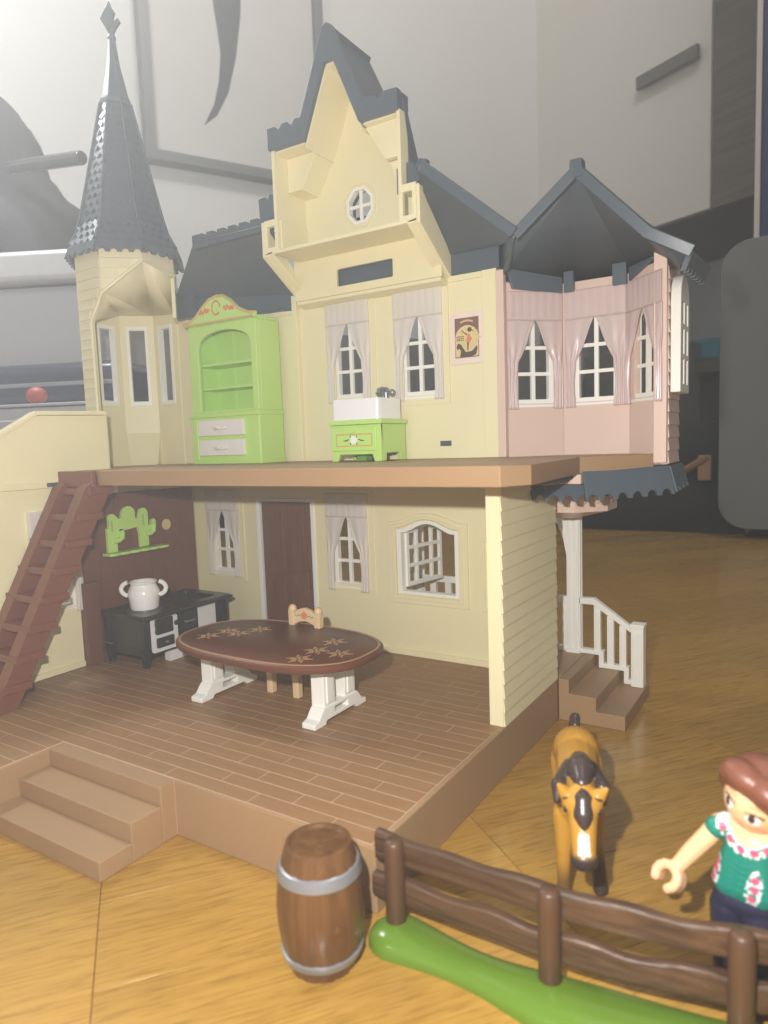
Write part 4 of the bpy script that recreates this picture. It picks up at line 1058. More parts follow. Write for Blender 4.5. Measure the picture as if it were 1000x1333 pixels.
# ================================================================== poster
po = thing('poster', 'small framed circus poster with a rider on a dark horse on the upper wall', 'poster', (-5.73, 20.9, 19.9))
mb = MB(); mb.plate(rect(-6.9,-4.62,19.85,23.1), [], (0,20.88,0), (1,0,0), .1); build(mb, 'frame', mat('pale_pink_card', (236,216,206), .5), po, .02)
def flat(pts, col, name, k):
    mb = MB(); mb.plate(pts, [], (0,20.876-.005*k,0), (1,0,0), .004); return build(mb, name, mat('print_'+name, col, .5, .4, .03), po, 0)
px0, px1, pz0, pz1 = -6.55, -4.87, 20.25, 22.75
flat(rect(px0,px1,pz0,pz1), (128,96,80), 'ground_print', 1)
flat(arc(-5.7,21.45,.82,-20,200,20), (224,204,150), 'sun_disc', 2)
flat(rect(px0+.04,px1-.04,pz0+.06,21.35), (216,196,142), 'arena_print', 3)
mb = MB()
for k in range(11):
    a = math.radians(10+16*k); b = a+.05
    mb.plate([(-5.55+.25*math.cos(a),21.3+.25*math.sin(a)),(-5.55+.85*math.cos(a),21.3+.9*math.sin(a)),(-5.55+.85*math.cos(b),21.3+.9*math.sin(b))], [], (0,20.859,0), (1,0,0), .003)
build(mb, 'ray_print', mat('print_ray', (186,160,112), .5), po, 0)
flat([(px0+.1,20.95),(px0+.22,21.18),(px0+.42,21.1),(px0+.62,20.8),(px0+.75,20.6),(px1-.5,20.62),(px1-.35,20.75),(px1-.15,20.95),(px1-.1,20.8),(px1-.2,20.4),(px1-.5,20.3),(px0+.35,20.28),(px0+.42,20.7),(px0+.28,20.85),(px0+.16,20.78)], (88,78,70), 'horse_print', 4)
flat([(-5.75,21.25),(-5.5,21.18),(-5.3,21.45),(-5.42,21.5),(-5.5,21.7),(-5.62,21.75),(-5.7,21.5)], (214,136,98), 'dress_print', 6)
flat(arc(-5.5,21.98,.15,0,330,10)+[(-5.15,21.84)], (96,70,56), 'hair_print', 9)
flat([(-5.68,20.72),(-5.6,20.7),(-5.55,21.2),(-5.68,21.2)], (120,92,76), 'leg_print', 7)
flat([(-5.66,21.72),(-6.1,22.0),(-6.12,21.96),(-5.7,21.62)], (120,92,76), 'arm_print', 8)
flat([(px0+.4,22.45)]+[(px0+.4+.9*i/8, 22.52+.1*math.sin(pi*i/8)) for i in range(9)]+[(px0+1.3,22.4)]+[(px0+1.3-.9*i/8, 22.4+.1*math.sin(pi*i/8)) for i in range(9)], (206,180,140), 'banner', 5)
mb = MB()
for r in range(3):
    x = px0+.12
    for k in range(4): mb.plate(rect(x,x+.1,21.55-.11*r,21.61-.11*r), [], (0,20.857,0), (1,0,0), .003); x += .14
build(mb, 'lettering', mat('print_lettering', (80,64,52), .5), po, 0)

# ================================================================== stove, pot
sv = thing('stove', 'black toy kitchen stove with white front panels against the brown partition', 'stove', (-27.5, 14, 0))
xa, xb, ya, yb = -29.75, -25.5, 10.1, 17.9
mb = MB(); mb.box(xa, xb, ya, yb, .75, 3.45); bd = build(mb, 'body', black, sv, .06)
mb = MB(); mb.plate(rrect(xa-.15, xb+.45, ya-.25, yb+.25, .3), [rrect(xa+.5, xb-.35, 15.0, 17.3, .3)], (0,0,3.45), (1,0,0), .32, uz=(0,1,0), n=(0,0,1))
mb.box(xa+.4, xb-.2, 14.9, 17.4, 3.4, 3.5)
build(mb, 'top', black, sv, .08)
mb = MB(); mb.tube([(xb+.5,ya-.2,3.6),(xb+.62,ya+.3,3.62),(xb+.62,yb-.3,3.62),(xb+.5,yb+.2,3.6)], .13, 8); build(mb, 'rail', black, sv, 0)
mb = MB()
for r in (.5,.8,1.1): mb.lathe([(r-.1,0),(r-.08,.06),(r+.08,.06),(r+.1,0)], c=(-27.2,11.7,3.77), n=32, cap=False)
mb.lathe([(0.01,0),(1.3,0),(1.3,.02),(.01,.02)], c=(-27.2,11.7,3.772), n=32, cap=False)
build(mb, 'hotplate', mat('worn_iron', (84,84,84), .35, .6, .2, 200), sv, 0)
mb = MB(); mb.lathe([(0.01,0),(.8,0),(.8,.05),(.01,.05)], c=(-28.4,14.1,3.77), n=28, cap=False); build(mb, 'hotplate', black, sv, 0)
for y in (ya-.05, yb-.55):
    for x in (xa-.05, xb-.5):
        mb = MB(); mb.hexa([(x+.12,y+.12,0.01),(x+.5,y+.12,.01),(x+.5,y+.5,.01),(x+.12,y+.5,.01),(x,y,1.3),(x+.62,y,1.3),(x+.62,y+.62,1.3),(x,y+.62,1.3)]); mb.box(x, x+.6, y, y+.6, 1.3, 3.44); build(mb, 'leg', black, sv, .05)
wp = mat('stove_white', (226,226,224), .35)
mb = MB(); mb.plate(rrect(10.65,13.0,.95,3.4,.25), [], (xb+.12,0,0), (0,1,0), .12); mb.plate(rrect(14.9,16.7,.95,3.4,.1), [], (xb+.12,0,0), (0,1,0), .12); mb.box(xb-.5,xb+.1,12.2,13.9,.02,.75); fp = build(mb, 'front_panel', wp, sv, .03)
for (a, b, c, d) in ((11.0,12.5,2.2,3.3),(11.05,12.55,1.25,1.95)):
    mb = MB(); mb.plate(rrect(a,b,c,d,.1), [], (xb+.24,0,0), (0,1,0), .14); dd = build(mb, 'oven_door', black, sv, .04)
    mb = MB(); mb.ball((xb+.34,(a+b)/2,(c+d)/2), (.1,.16,.09), 10); build(mb, 'knob', chrome if d < 2 else black, dd, 0)
mb = MB(); mb.box(xb+.2,xb+.36,10.9,11.02,2.35,2.6); mb.box(xb+.2,xb+.36,10.9,11.02,2.85,3.1); mb.lathe([(.0,0),(.17,.02),(.2,.1),(.0,.14)], n=14, M=Matrix.Translation((xb+.24,12.72,2.75)) @ Matrix.Rotation(pi/2,4,'Y'), cap=False); build(mb, 'hinge', black, sv, .02)
mb = MB(); mb.plate(rrect(13.15,14.85,1.6,3.35,.1), [], (xb+.2,0,0), (0,1,0), .18); dd = build(mb, 'drawer', black, sv, .04)
mb = MB(); mb.tube([(xb+.2,13.6,2.6),(xb+.4,13.65,2.6),(xb+.4,14.35,2.6),(xb+.2,14.4,2.6)], .07, 8); build(mb, 'handle', chrome, dd, 0)
mb = MB(); mb.box(xa-.4, xa+.95, ya-.22, ya-.06, 1.42, 1.52); build(mb, 'towel_rail', mat('clear_grey', (110,106,104), .3), sv, .03)

pot = thing('pot', 'white two handled cooking pot standing on the black stove', 'pot', (-27.2, 11.7, 3.84))
px_, py_ = -27.2, 11.7
mb = MB(); mb.lathe([(.01,3.84),(.95,3.84),(1.0,4.0),(1.06,4.6),(1.12,4.95),(1.05,5.2),(.92,5.45),(.88,5.6),(.97,5.74),(.94,5.8),(.84,5.74),(.78,5.6),(.84,5.4),(.9,5.2),(.9,4.2),(.01,4.05)], c=(px_,py_,0), n=40, cap=False)
build(mb, 'body', mat('white_enamel', (240,238,234), .16, .7, .01), pot, 0)
hd = Vector((.80,.60,0))
for sg in (-1, 1):
    mb = MB(); pts = []
    for i in range(11):
        a = math.radians(-75+150*i/10); r = .95+.62*math.cos(a); z = 5.2+.5*math.sin(a)
        pts.append((px_+hd.x*sg*r, py_+hd.y*sg*r, z+.05))
    mb.tube(pts, .16, 10); build(mb, 'handle', MATS['white_enamel'], pot, 0)

# ================================================================== cactus shelf
cs = thing('cactus_shelf', 'lime green cactus shaped hook shelf hanging on the brown partition', 'shelf', (-30.1, 13, 8.6))
mb = MB()
def cactus(y, z0, top, armz, sgn):
    w_ = .5
    pts = [(y-w_,z0),(y+w_,z0)]
    return pts
ya_ = 10.9
outl = [(10.95,8.75),(11.95,8.75),(11.95,9.75),(12.55,10.0),(12.6,10.75),(12.3,10.95)] + [(12.75,10.55),(14.35,10.7),(14.5,10.0),(14.5,8.8),(15.5,8.85),(15.5,9.9),(16.2,10.15),(16.45,10.6),(16.45,11.1),(16.25,11.3),(16.0,11.2),(15.9,10.8),(15.55,10.7),(15.55,11.9)] + arc(15.05,11.9,.5,0,180,8) + [(14.45,11.5),(14.1,11.5),(14.05,11.9)] + arc(13.35,11.95,.75,0,180,12) + [(12.55,11.75),(12.2,11.65),(12.0,11.9)] + arc(11.55,11.75,.42,20,170,6) + [(11.2,11.5),(11.15,10.9),(10.95,10.9)]
hole1 = rrect(11.4,11.62,10.55,11.55,.08,3); hole2 = rrect(14.9,15.12,10.75,11.75,.08,3)
cm_ = lambda L: [(11.05+(a-10.95)*.79, 7.75+(b-8.75)*.823) for a, b in L]
mb.plate(cm_(outl), [cm_(hole1), cm_(hole2)], (-29.93,0,0), (0,1,0), .28); build(mb, 'cactus_board', green, cs, .05)
for (y, z, sg) in ((11.75,8.55,1),(14.6,8.75,1)):
    mb = MB(); mb.tube([(-29.9,y-.25,z),(-29.78,y+.1,z+.02),(-29.76,y+.36,z+.2),(-29.78,y+.44,z+.55)], [.2,.2,.2,.18], 10); mb.ball((-29.78,y+.44,z+.57), .18, 12); build(mb, 'hook_arm', green, cs, 0)
mb = MB(); mb.plate([(-30.2,10.7),(-29.3,10.7)]+[(-29.3+.13*abs(math.sin(pi*(i%4)/4)), 10.7+5.3*i/24) for i in range(25)]+[(-30.2,16.0)], [], (0,0,7.55), (1,0,0), .2, uz=(0,1,0), n=(0,0,1)); build(mb, 'ledge', green, cs, .03)

# ================================================================== table
tb = thing('dining_table', 'oval brown dining table with tan flower prints on white trestle legs', 'table', (-13.3, 9.8, 0))
def sup(cx, cy, a, b, n=2.5, k=72):
    return [(cx+a*math.copysign(abs(math.cos(t))**(2/n), math.cos(t)), cy+b*math.copysign(abs(math.sin(t))**(2/n), math.sin(t))) for t in [2*pi*i/k for i in range(k)]]
mb = MB()
rings = []
for ins, z in ((.25,3.2),(.06,3.3),(0,3.42),(.0,3.6),(.06,3.68),(.14,3.72)):
    rings.append([mb.bm.verts.new((x, y, z)) for x, y in sup(-13.2,9.85,6.65-ins,3.9-ins,2.65)])
for a, b in zip(rings, rings[1:]):
    for i in range(72): mb.bm.faces.new([a[i], a[(i+1)%72], b[(i+1)%72], b[i]])
mb.bm.faces.new(rings[0][::-1]); mb.bm.faces.new(rings[-1])
tt = build(mb, 'tabletop', table_m, tb, 0)
mb = MB(); mb.plate(sup(-13.2,9.85,6.5,3.75,2.65), [sup(-13.2,9.85,6.36,3.61,2.65)], (0,0,3.715), (1,0,0), .03, uz=(0,1,0), n=(0,0,1)); build(mb, 'rim_line', table_rim, tt, .01)
for (fx_, fy_) in ((-17.6,8.7),(-17.3,10.1),(-16.3,9.9),(-15.7,11.2),(-9.6,7.6),(-9.7,9.2),(-8.2,9.3),(-9.8,11.0)):
    mb = MB()
    for k in range(6):
        a = k*pi/3+.3; c_, s_ = math.cos(a), math.sin(a)
        pt = lambda r, w_: (fx_+r*c_-w_*s_, fy_+r*s_+w_*c_)
        mb.plate([pt(.16,0),pt(.38,.15),pt(.6,.0),pt(.38,-.15)], [[pt(.24,0),pt(.38,.09),pt(.52,0),pt(.38,-.09)]], (0,0,3.72), (1,0,0), .012, uz=(0,1,0), n=(0,0,1))
        mb.plate([pt(.62,-.04),pt(.78,.0),pt(.62,.05)], [], (0,0,3.72), (1,0,0), .012, uz=(0,1,0), n=(0,0,1))
    mb.plate([(fx_+.1*math.cos(i*pi/4), fy_+.1*math.sin(i*pi/4)) for i in range(8)], [], (0,0,3.72), (1,0,0), .012, uz=(0,1,0), n=(0,0,1))
    build(mb, 'flower_print', print_tan, tt, 0)
for cx in (-17.5, -9.0):
    mb = MB()
    mb.plate([(7.35,.01),(8.3,.01),(8.45,.22),(11.0,.22),(11.2,.01),(12.15,.01),(12.15,.3),(11.75,.42),(11.45,.8),(11.3,.95),(8.2,.95),(8.05,.8),(7.75,.42),(7.35,.3)], [rect(9.15,10.35,.42,.75)], (cx+.45,0,0), (0,1,0), .9)
    for y in (8.3, 10.2): mb.box(cx-.5, cx+.38, y, y+1.0, .9, 3.25); mb.box(cx+.36, cx+.46, y+.2, y+.8, 1.1, 2.9)
    build(mb, 'trestle_leg', white, tb, .05)

# ================================================================== chair
ch = thing('chair', 'small beige chair with an orange flower on its back tucked behind the table', 'chair', (-13.5, 12, 0))
cx, cy = -13.6, 12.0
for x in (cx-1.25, cx+.8):
    for y in (10.6, 12.9):
        mb = MB(); mb.box(x, x+.45, y, y+.45, 0.01, 1.95 if y < 12 else 4.7)
        if y > 12: mb.ball((x+.22,y+.22,4.72), (.28,.26,.3), 12)
        build(mb, 'leg', sandy, ch, .06)
mb = MB(); mb.box(cx-1.4, cx+1.4, 10.5, 13.4, 1.9, 2.25); build(mb, 'seat', sandy, ch, .08)
mb = MB(); mb.plate([(cx-.9,1.2),(cx-.75,1.25),(cx-.5,1.7),(cx+.5,1.7),(cx+.75,1.25),(cx+.9,1.2),(cx+.9,1.92),(cx-.9,1.92)], [], (0,10.7,0), (1,0,0), .2); build(mb, 'apron', sandy, ch, .04)
mb = MB(); bkp = [(cx-.85,3.75),(cx-.4,3.95),(cx,4.02),(cx+.4,3.95),(cx+.85,3.75)]+[(cx+.85,4.45),(cx+.5,4.75),(cx,4.9),(cx-.5,4.75),(cx-.85,4.45)]
mb.plate(bkp, [], (0,12.98,0), (1,0,0), .28); bk_ = build(mb, 'backrest', sandy, ch, .05)
mb = MB(); mb.box(cx-.85, cx+.85, 13.0, 13.2, 2.9, 3.2); build(mb, 'back_rail', sandy, ch, .05)
mb = MB()
for k in range(5):
    a = k*2*pi/5+.3; mb.ball((cx+.14*math.cos(a),12.975,4.4+.14*math.sin(a)), (.12,.02,.12), 10)
mb.ball((cx,12.974,4.4), (.13,.022,.13), 10)
build(mb, 'flower_print', salmon, bk_, 0)
mb = MB()
for sg in (-1,1): mb.tube([(cx+sg*.25,12.972,4.35),(cx+sg*.45,12.972,4.42),(cx+sg*.6,12.972,4.3),(cx+sg*.72,12.972,4.38)], .035, 5)
build(mb, 'leaf_print', teal_print, bk_, 0)

# ================================================================== barrel
br = thing('barrel', 'brown toy barrel with two silver hoops standing on the parquet before the deck', 'barrel', (-.45, -2.75, GZ))
bcx, bcy = -.42, -2.78; H = 4.2
prof = []
for i in range(25):
    t = i/24; r = 1.12+.38*math.sin(pi*(t*.96+.02))**.9; prof.append((r, GZ+H*t))
mb = MB()
n = 60; rings = []
for r, z in prof:
    rings.append([mb.bm.verts.new((bcx+(r-(.03 if i % 5 == 0 else 0))*math.cos(2*pi*i/n), bcy+(r-(.03 if i % 5 == 0 else 0))*math.sin(2*pi*i/n), z)) for i in range(n)])
for a, b in zip(rings, rings[1:]):
    for i in range(n): mb.bm.faces.new([a[i], a[(i+1)%n], b[(i+1)%n], b[i]])
mb.bm.faces.new(rings[0][::-1])
tz = GZ+H; last = rings[-1]
for rr_, zz in ((1.12,tz+.08),(1.0,tz+.1),(.95,tz-.02)):
    nr = [mb.bm.verts.new((bcx+rr_*math.cos(2*pi*i/n), bcy+rr_*math.sin(2*pi*i/n), zz)) for i in range(n)]
    for i in range(n): mb.bm.faces.new([last[i], last[(i+1)%n], nr[(i+1)%n], nr[i]])
    last = nr
mb.bm.faces.new(last)
build(mb, 'body', barrel_m, br, 0, sharp=50)
def brad(z): t = (z-GZ)/H; return 1.12+.38*math.sin(pi*(t*.96+.02))**.9
for za, zb_ in ((GZ+3.25,GZ+3.68),(GZ+.38,GZ+.72)):
    mb = MB(); mb.lathe([(brad(za)-.02,za),(brad(za)+.07,za+.04),(brad((za+zb_)/2)+.09,(za+zb_)/2),(brad(zb_)+.07,zb_-.04),(brad(zb_)-.02,zb_)], c=(bcx,bcy,0), n=60, cap=False); build(mb, 'hoop', silver, br, 0)
mb = MB(); mb.lathe([(0.01,0),(.16,0),(.14,.07),(.01,.08)], n=14, M=Matrix.Translation((bcx+1.27,bcy-.75,GZ+1.95)) @ Matrix.Rotation(-.52,4,'Z') @ Matrix.Rotation(pi/2,4,'Y'), cap=False); build(mb, 'bung', barrel_m, br, 0)

# ================================================================== fence
fc = thing('fence', 'brown two rail toy fence on a glossy green grass base in the foreground', 'fence', (6.5, -.6, GZ))
fy = -.6
fb = lambda x: .0174*max(0, x-5)**2
for x in (1.22, 6.86, 12.15):
    mb = MB(); mb.lathe([(.01,-2.35),(.3,-2.3),(.37,-2.15),(.36,-1),(.37,.6),(.33,.9),(.27,1.0),(.01,1.0)], c=(x,fy+fb(x),0), n=20, cap=False); build(mb, 'post', fence_post_m, fc, 0, sharp=60)
def railm(z0, z1, x0, x1, seed):
    mb = MB()
    def fn(u, v):
        x = x0+(x1-x0)*u; a = 2*pi*v
        top = z1+.1*noise.noise(Vector((x*.5, seed, 0)))+.05*math.sin(x*2.1+seed)
        bot = z0+.07*noise.noise(Vector((x*.5, seed+5, 0)))
        cz = (top+bot)/2; hz = (top-bot)/2
        e = .45; yy = .21*math.copysign(abs(math.cos(a))**e, math.cos(a)); zz = hz*math.copysign(abs(math.sin(a))**e, math.sin(a))
        return (x, fy+fb(x)+.36+yy, cz+zz)
    mb.grid(fn, 90, 20); bmesh.ops.remove_doubles(mb.bm, verts=mb.bm.verts, dist=.004)
    for u in (0, 1):
        vs = [v for v in mb.bm.verts if abs(v.co.x-(x0+(x1-x0)*u)) < .001]
        c = sum((v.co for v in vs), Vector())/len(vs); vs.sort(key=lambda v: math.atan2(v.co.z-c.z, v.co.y-c.y)); mb.bm.faces.new(vs)
    return mb
build(railm(-.06, .9, .3, 15.4, 1.3), 'rail', fence_m, fc, 0, sharp=60)
build(railm(-1.55, -.62, .12, 15.4, 4.1), 'rail', fence_m, fc, 0, sharp=60)
mb = MB()
def gfn(u, v):
    x = .35+15.4*u; t = v
    half = 1.0*(1-(1-min(1, u*15.4/1.2))**2)**.5 if u*15.4 < 1.2 else 1.0
    half = half*(1.0+.13*math.sin(x*.9+.6)-.12*math.sin(x*.5))
    a = pi*(1-t); yy = half*math.cos(a)*1.0
    zz = GZ+.62*abs(math.sin(a))**.75*(half**.6 if half > 0 else 0)*(1+.06*math.sin(x*1.3))
    return (x, fy+fb(x)-.28+yy+.12*math.sin(x*.6), zz)
mb.grid(gfn, 110, 26); build(mb, 'grass_base', grass_m, fc, 0, sharp=70)

# ================================================================== blobs for the animal and the person
def blob(name, prims, voxel, smooth, parent, paint, material, cut=None):
    bm = bmesh.new()
    for p in prims:
        if p[0] == 'c':          # chain of spheres from p1 to p2 with radii r1, r2
            _, a, b, ra, rb = p; a, b = Vector(a), Vector(b); n = max(2, int((a-b).length/(min(ra, rb)*.3)))
            for i in range(n+1):
                t = i/n; bmesh.ops.create_icosphere(bm, subdivisions=2, radius=ra+(rb-ra)*t, matrix=Matrix.Translation(a.lerp(b, t)))
        else:
            _, c, r, M = p
            bmesh.ops.create_icosphere(bm, subdivisions=3, radius=1, matrix=Matrix.Translation(Vector(c)) @ (M.to_4x4() if M else Matrix()) @ Matrix.Diagonal((r[0], r[1], r[2], 1)))
    me = bpy.data.meshes.new('tmp'); bm.to_mesh(me); bm.free()
    o = bpy.data.objects.new('tmp', me); C.objects.link(o)
    d = o.modifiers.new('r', 'REMESH'); d.mode = 'VOXEL'; d.voxel_size = voxel
    d = o.modifiers.new('s', 'SMOOTH'); d.factor = .5; d.iterations = smooth
    dg = bpy.context.evaluated_depsgraph_get(); ev_ = o.evaluated_get(dg); m2 = bpy.data.meshes.new_from_object(ev_)
    bpy.data.objects.remove(o); bpy.data.meshes.remove(me)
    m2.name = name
    ca = m2.color_attributes.new('col', 'FLOAT_COLOR', 'POINT')
    for i, v in enumerate(m2.vertices):
        c = paint(v.co, v.normal); ca.data[i].color = (c[0], c[1], c[2], 1)
        v.co = v.co*S
    for p in m2.polygons: p.use_smooth = True
    m2.materials.append(material)
    r = bpy.data.objects.new(name, m2); C.objects.link(r); r.parent = parent
    return r
def sstep(a, b, x):
    t = min(1, max(0, (x-a)/(b-a))); return t*t*(3-2*t)
def mixc(a, b, t): return tuple(a[i]+(b[i]-a[i])*t for i in range(3))

# ---- horse (local: faces -y, x to the viewer's right, z up from the ground)
hz = math.atan2(5.1, 1.7)-pi/2          # heading
hz = -math.atan2(1.7, 5.1)*-1
hs = thing('horse', 'buckskin toy horse with dark mane and white blaze facing the viewer', 'horse', (5.9, 5.6, GZ), math.atan2(1.7, 5.1))
buck, dark, cream_w = lin((188,138,52)), lin((62,50,46)), lin((246,236,226))
hp = [('e', (0,3.1,4.05), (.98,1.15,1.0), None), ('c', (0,2.9,4.0), (0,-.2,3.8), .92, .86), ('e', (0,-.7,3.8), (.88,1.0,1.0), None),
      ('c', (0,-.9,4.15), (.05,-1.75,4.85), .75, .58), ('c', (.05,-1.75,4.85), (.08,-2.55,4.95), .58, .52),
      ('e', (.08,-2.75,4.72), (.72,.55,.55), None), ('c', (.08,-2.8,4.55), (.1,-3.6,3.4), .55, .42), ('e', (.1,-3.72,3.25), (.48,.4,.4), None), ('c', (.08,-2.65,4.3), (.1,-3.1,3.8), .55, .4),
      ('c', (-.5,-2.7,5.05), (-.72,-2.85,5.4), .27, .1), ('c', (.66,-2.7,5.05), (.9,-2.85,5.38), .27, .1)]
# legs: front pair, hind pair with hocks
hp += [('c', (-.5,-.9,3.3), (-.55,-1.1,2.0), .48, .32), ('c', (-.55,-1.1,2.0), (-.58,-1.15,.55), .3, .25), ('c', (-.58,-1.15,.5), (-.6,-1.3,.22), .28, .33),
       ('c', (.5,-.7,3.3), (.62,-.75,2.0), .48, .32), ('c', (.62,-.75,2.0), (.78,-.5,.5), .33, .3), ('c', (.78,-.5,.5), (.8,-.58,.2), .3, .31)]
for sg, dy in ((-1, .5), (1, -.1)):
    hp += [('c', (sg*.5,3.2+dy*.3,3.5), (sg*.6,2.7+dy,2.4), .62, .4), ('c', (sg*.6,2.7+dy,2.4), (sg*.62,3.5+dy,1.45), .36, .25), ('c', (sg*.62,3.5+dy,1.45), (sg*.66,3.3+dy,.5), .25, .22), ('c', (sg*.66,3.3+dy,.5), (sg*.68,3.15+dy,.22), .27, .32)]
def hpaint(p, n):
    c = buck
    leg = (1-sstep(1.2, 2.6, p.z) if p.x > 0 else (1-sstep(.6, 1.9, p.z))*.75) if p.y > -2 else 0
    c = mixc(c, dark, leg)
    muz = 1-sstep(3.36, 3.6, p.z) if p.y < -2.9 else 0
    c = mixc(c, dark, muz)
    if p.y < -2.7 and 3.52 < p.z < 4.1 and abs(p.x-.1) < .2-.05*(p.z-3.6) and n.y < -.2: c = cream_w
    return c
horse_m = vcol('horse_plastic', .35)
hb = blob('body', hp, .055, 6, hs, hpaint, horse_m)
hm = [('c', (.05,.5,4.85), (.06,-.5,5.25), .08, .36), ('c', (.06,-.5,5.25), (.06,-1.7,5.5), .38, .54), ('c', (.06,-1.7,5.5), (.08,-2.45,5.35), .5, .3),
      ('c', (-.3,-.8,5.1), (-.72,-1.9,4.9), .34, .3), ('c', (-.72,-1.9,4.9), (-.78,-2.2,4.5), .28, .16), ('c', (.42,-.8,5.1), (.8,-1.8,4.9), .34, .3), ('c', (.8,-1.8,4.9), (.84,-2.1,4.5), .26, .14), ('c', (.08,-2.4,5.35), (.1,-2.95,4.95), .24, .3), ('c', (.1,-2.95,4.95), (.1,-3.2,4.55), .36, .36), ('c', (.1,-3.2,4.55), (.12,-3.55,4.0), .36, .1),
      ('c', (-.05,-2.95,5.05), (-.56,-2.95,4.98), .12, .06), ('c', (.22,-2.95,5.05), (.74,-2.95,5.0), .12, .06)]
hair_h = mat('dark_horsehair_plastic', (66,54,50), .3, .6, .08, 80)
o = blob('mane', hm, .05, 4, hs, lambda p, n: dark, hair_h)
ht = [('c', (0,4.1,4.75), (0,4.55,4.9), .2, .24), ('c', (0,4.55,4.9), (-.1,5.0,3.6), .26, .3), ('c', (-.1,5.0,3.6), (-.2,5.1,1.8), .3, .12)]
blob('tail', ht, .05, 4, hs, lambda p, n: dark, hair_h)
for sx_ in (-.42, .6):
    mb = MB(); mb.ball((sx_*1.1-.02,-3.02,4.62), (.09,.1,.13), 12); build(mb, 'eye', black, hs, 0, local=True)

# ---- toy figure
fg = thing('person', 'toy woman with brown hair, green flowered top and navy trousers behind the fence', 'person', (12.0, 2.75, GZ), math.radians(-12))
skin, lip = lin((238,190,146)), lin((206,120,104))
T = Matrix.Rotation(math.radians(9), 3, 'Y')       # lean to the viewer's right
hc = Vector((.32,-.12,6.5)); HR = Matrix.Rotation(math.radians(16), 3, 'Y') @ Matrix.Rotation(math.radians(12), 3, 'X') @ Matrix.Rotation(math.radians(-14), 3, 'Z')
fp_ = [('e', hc, (.92,.88,1.02), HR), ('c', (.22,0,5.3), (.28,-.02,5.7), .36, .4), ('e', (.2,0,4.95), (.72,.44,.42), None), ('c', (.05,0,4.6), (0,0,2.9), .46, .5),
       ('c', (-.75,-.02,4.95), (-1.45,-.55,3.95), .33, .29), ('c', (-1.45,-.55,3.95), (-1.75,-.85,3.5), .29, .24),
       ('c', (1.1,0,4.85), (1.6,-.2,3.6), .33, .29), ('c', (1.6,-.2,3.6), (1.7,-.5,3.0), .29, .24),
       ('c', (-.45,0,2.7), (-.5,0,.4), .45, .36), ('c', (.45,0,2.7), (.5,0,.4), .45, .36), ('e', (-.5,-.25,.2), (.4,.6,.22), None), ('e', (.5,-.25,.2), (.4,.6,.22), None)]
def up(P, dz): return [(q[0], Vector(q[1])+Vector((0,0,dz)), Vector(q[2])+Vector((0,0,dz)), q[3], q[4]) if q[0] == 'c' else (q[0], Vector(q[1])+Vector((0,0,dz)), q[2], q[3]) for q in P]
def clawhand(c, d, up):
    d = Vector(d).normalized(); up = Vector(up).normalized(); s = d.cross(up)
    out = []; ctr = Vector(c)+d*.38
    for i in range(10):
        a = math.radians(46+268*i/9); a2 = math.radians(46+268*(i+1)/9)
        if i < 9:
            P = lambda t: ctr+d*math.cos(t)*.36+s*math.sin(t)*.36
            for k in (-.16, 0, .16): out.append(('c', P(a)+up*k, P(a2)+up*k, .16, .16))
    return out
fp_ += clawhand((-1.78,-.88,3.45), (-.45,-.42,-.78), (-.1,-.85,.5))
fp_ += clawhand((1.72,-.52,2.95), (.1,-.5,-.85), (0,-.85,.5))
HRi = HR.inverted()
def fpaint(p, n):
    c = skin; q = HRi @ (p-hc)
    if q.length < 1.25 and q.y < 0:
        x, z = q.x, q.z
        for sx in (-.4, .4):
            dx, dz = (x-sx)/.17, (z+.08)/.2
            e = dx*dx+dz*dz
            if e < 1.15: c = lin((246,240,236))
            ix = (x-sx+.03)/.1; iz = (z+.06)/.15
            if ix*ix+iz*iz < 1: c = lin((70,50,40))
            if abs(x-sx) < .24 and abs(z-(.13-.9*(x-sx)**2)) < .04: c = lin((60,42,36))
            if abs(x-sx) < .2 and abs(z-(.34-.5*(x-sx)**2)) < .022: c = lin((186,130,98))
        if abs(x) < .2 and abs(z+.55+.1*abs(x)) < .045: c = lip
        for sx in (-.5, .5):
            t = max(0, 1-((x-sx)**2+(z+.38)**2)/.06); c = mixc(c, lin((236,160,126)), .45*t)
    return c
skin_m = vcol('skin_plastic', .28)
lift = Vector((0,0,.34))
fp_ = fp_[:2]+up(fp_[2:8], .34)+fp_[8:12]+up(fp_[12:], .34)
blob('body', fp_, .04, 5, fg, fpaint, skin_m)
hp2 = [('e', hc+HR @ Vector((0,.2,.38)), (1.12,.98,.98), HR), ('e', hc+HR @ Vector((-.3,-.42,.86)), (.72,.5,.42), HR), ('e', hc+HR @ Vector((.4,-.38,.84)), (.66,.5,.42), HR), ('c', hc+HR @ Vector((-.9,-.2,.45)), hc+HR @ Vector((-.98,.0,-.1)), .3, .26),
       ('c', hc+HR @ Vector((.9,-.2,.3)), hc+HR @ Vector((.95,.1,-.7)), .32, .3), ('c', hc+HR @ Vector((-.92,.0,.4)), hc+HR @ Vector((-.9,.25,-.3)), .26, .24), ('c', hc+HR @ Vector((.5,.75,0)), hc+HR @ Vector((.8,.8,-1.3)), .5, .3)]
hair_m = mat('brown_hair_plastic', (120,74,56), .4, .5, .1, 90, .6, 160)
def cutface(p): return True
blob('hair', hp2, .045, 4, fg, lambda p, n: (0,0,0), hair_m)
mb = MB(); q = hc+HR @ Vector((.98,-.1,-.55)); mb.ball(q, (.2,.16,.3), 12); build(mb, 'hair_tie', black, fg, 0, local=True)
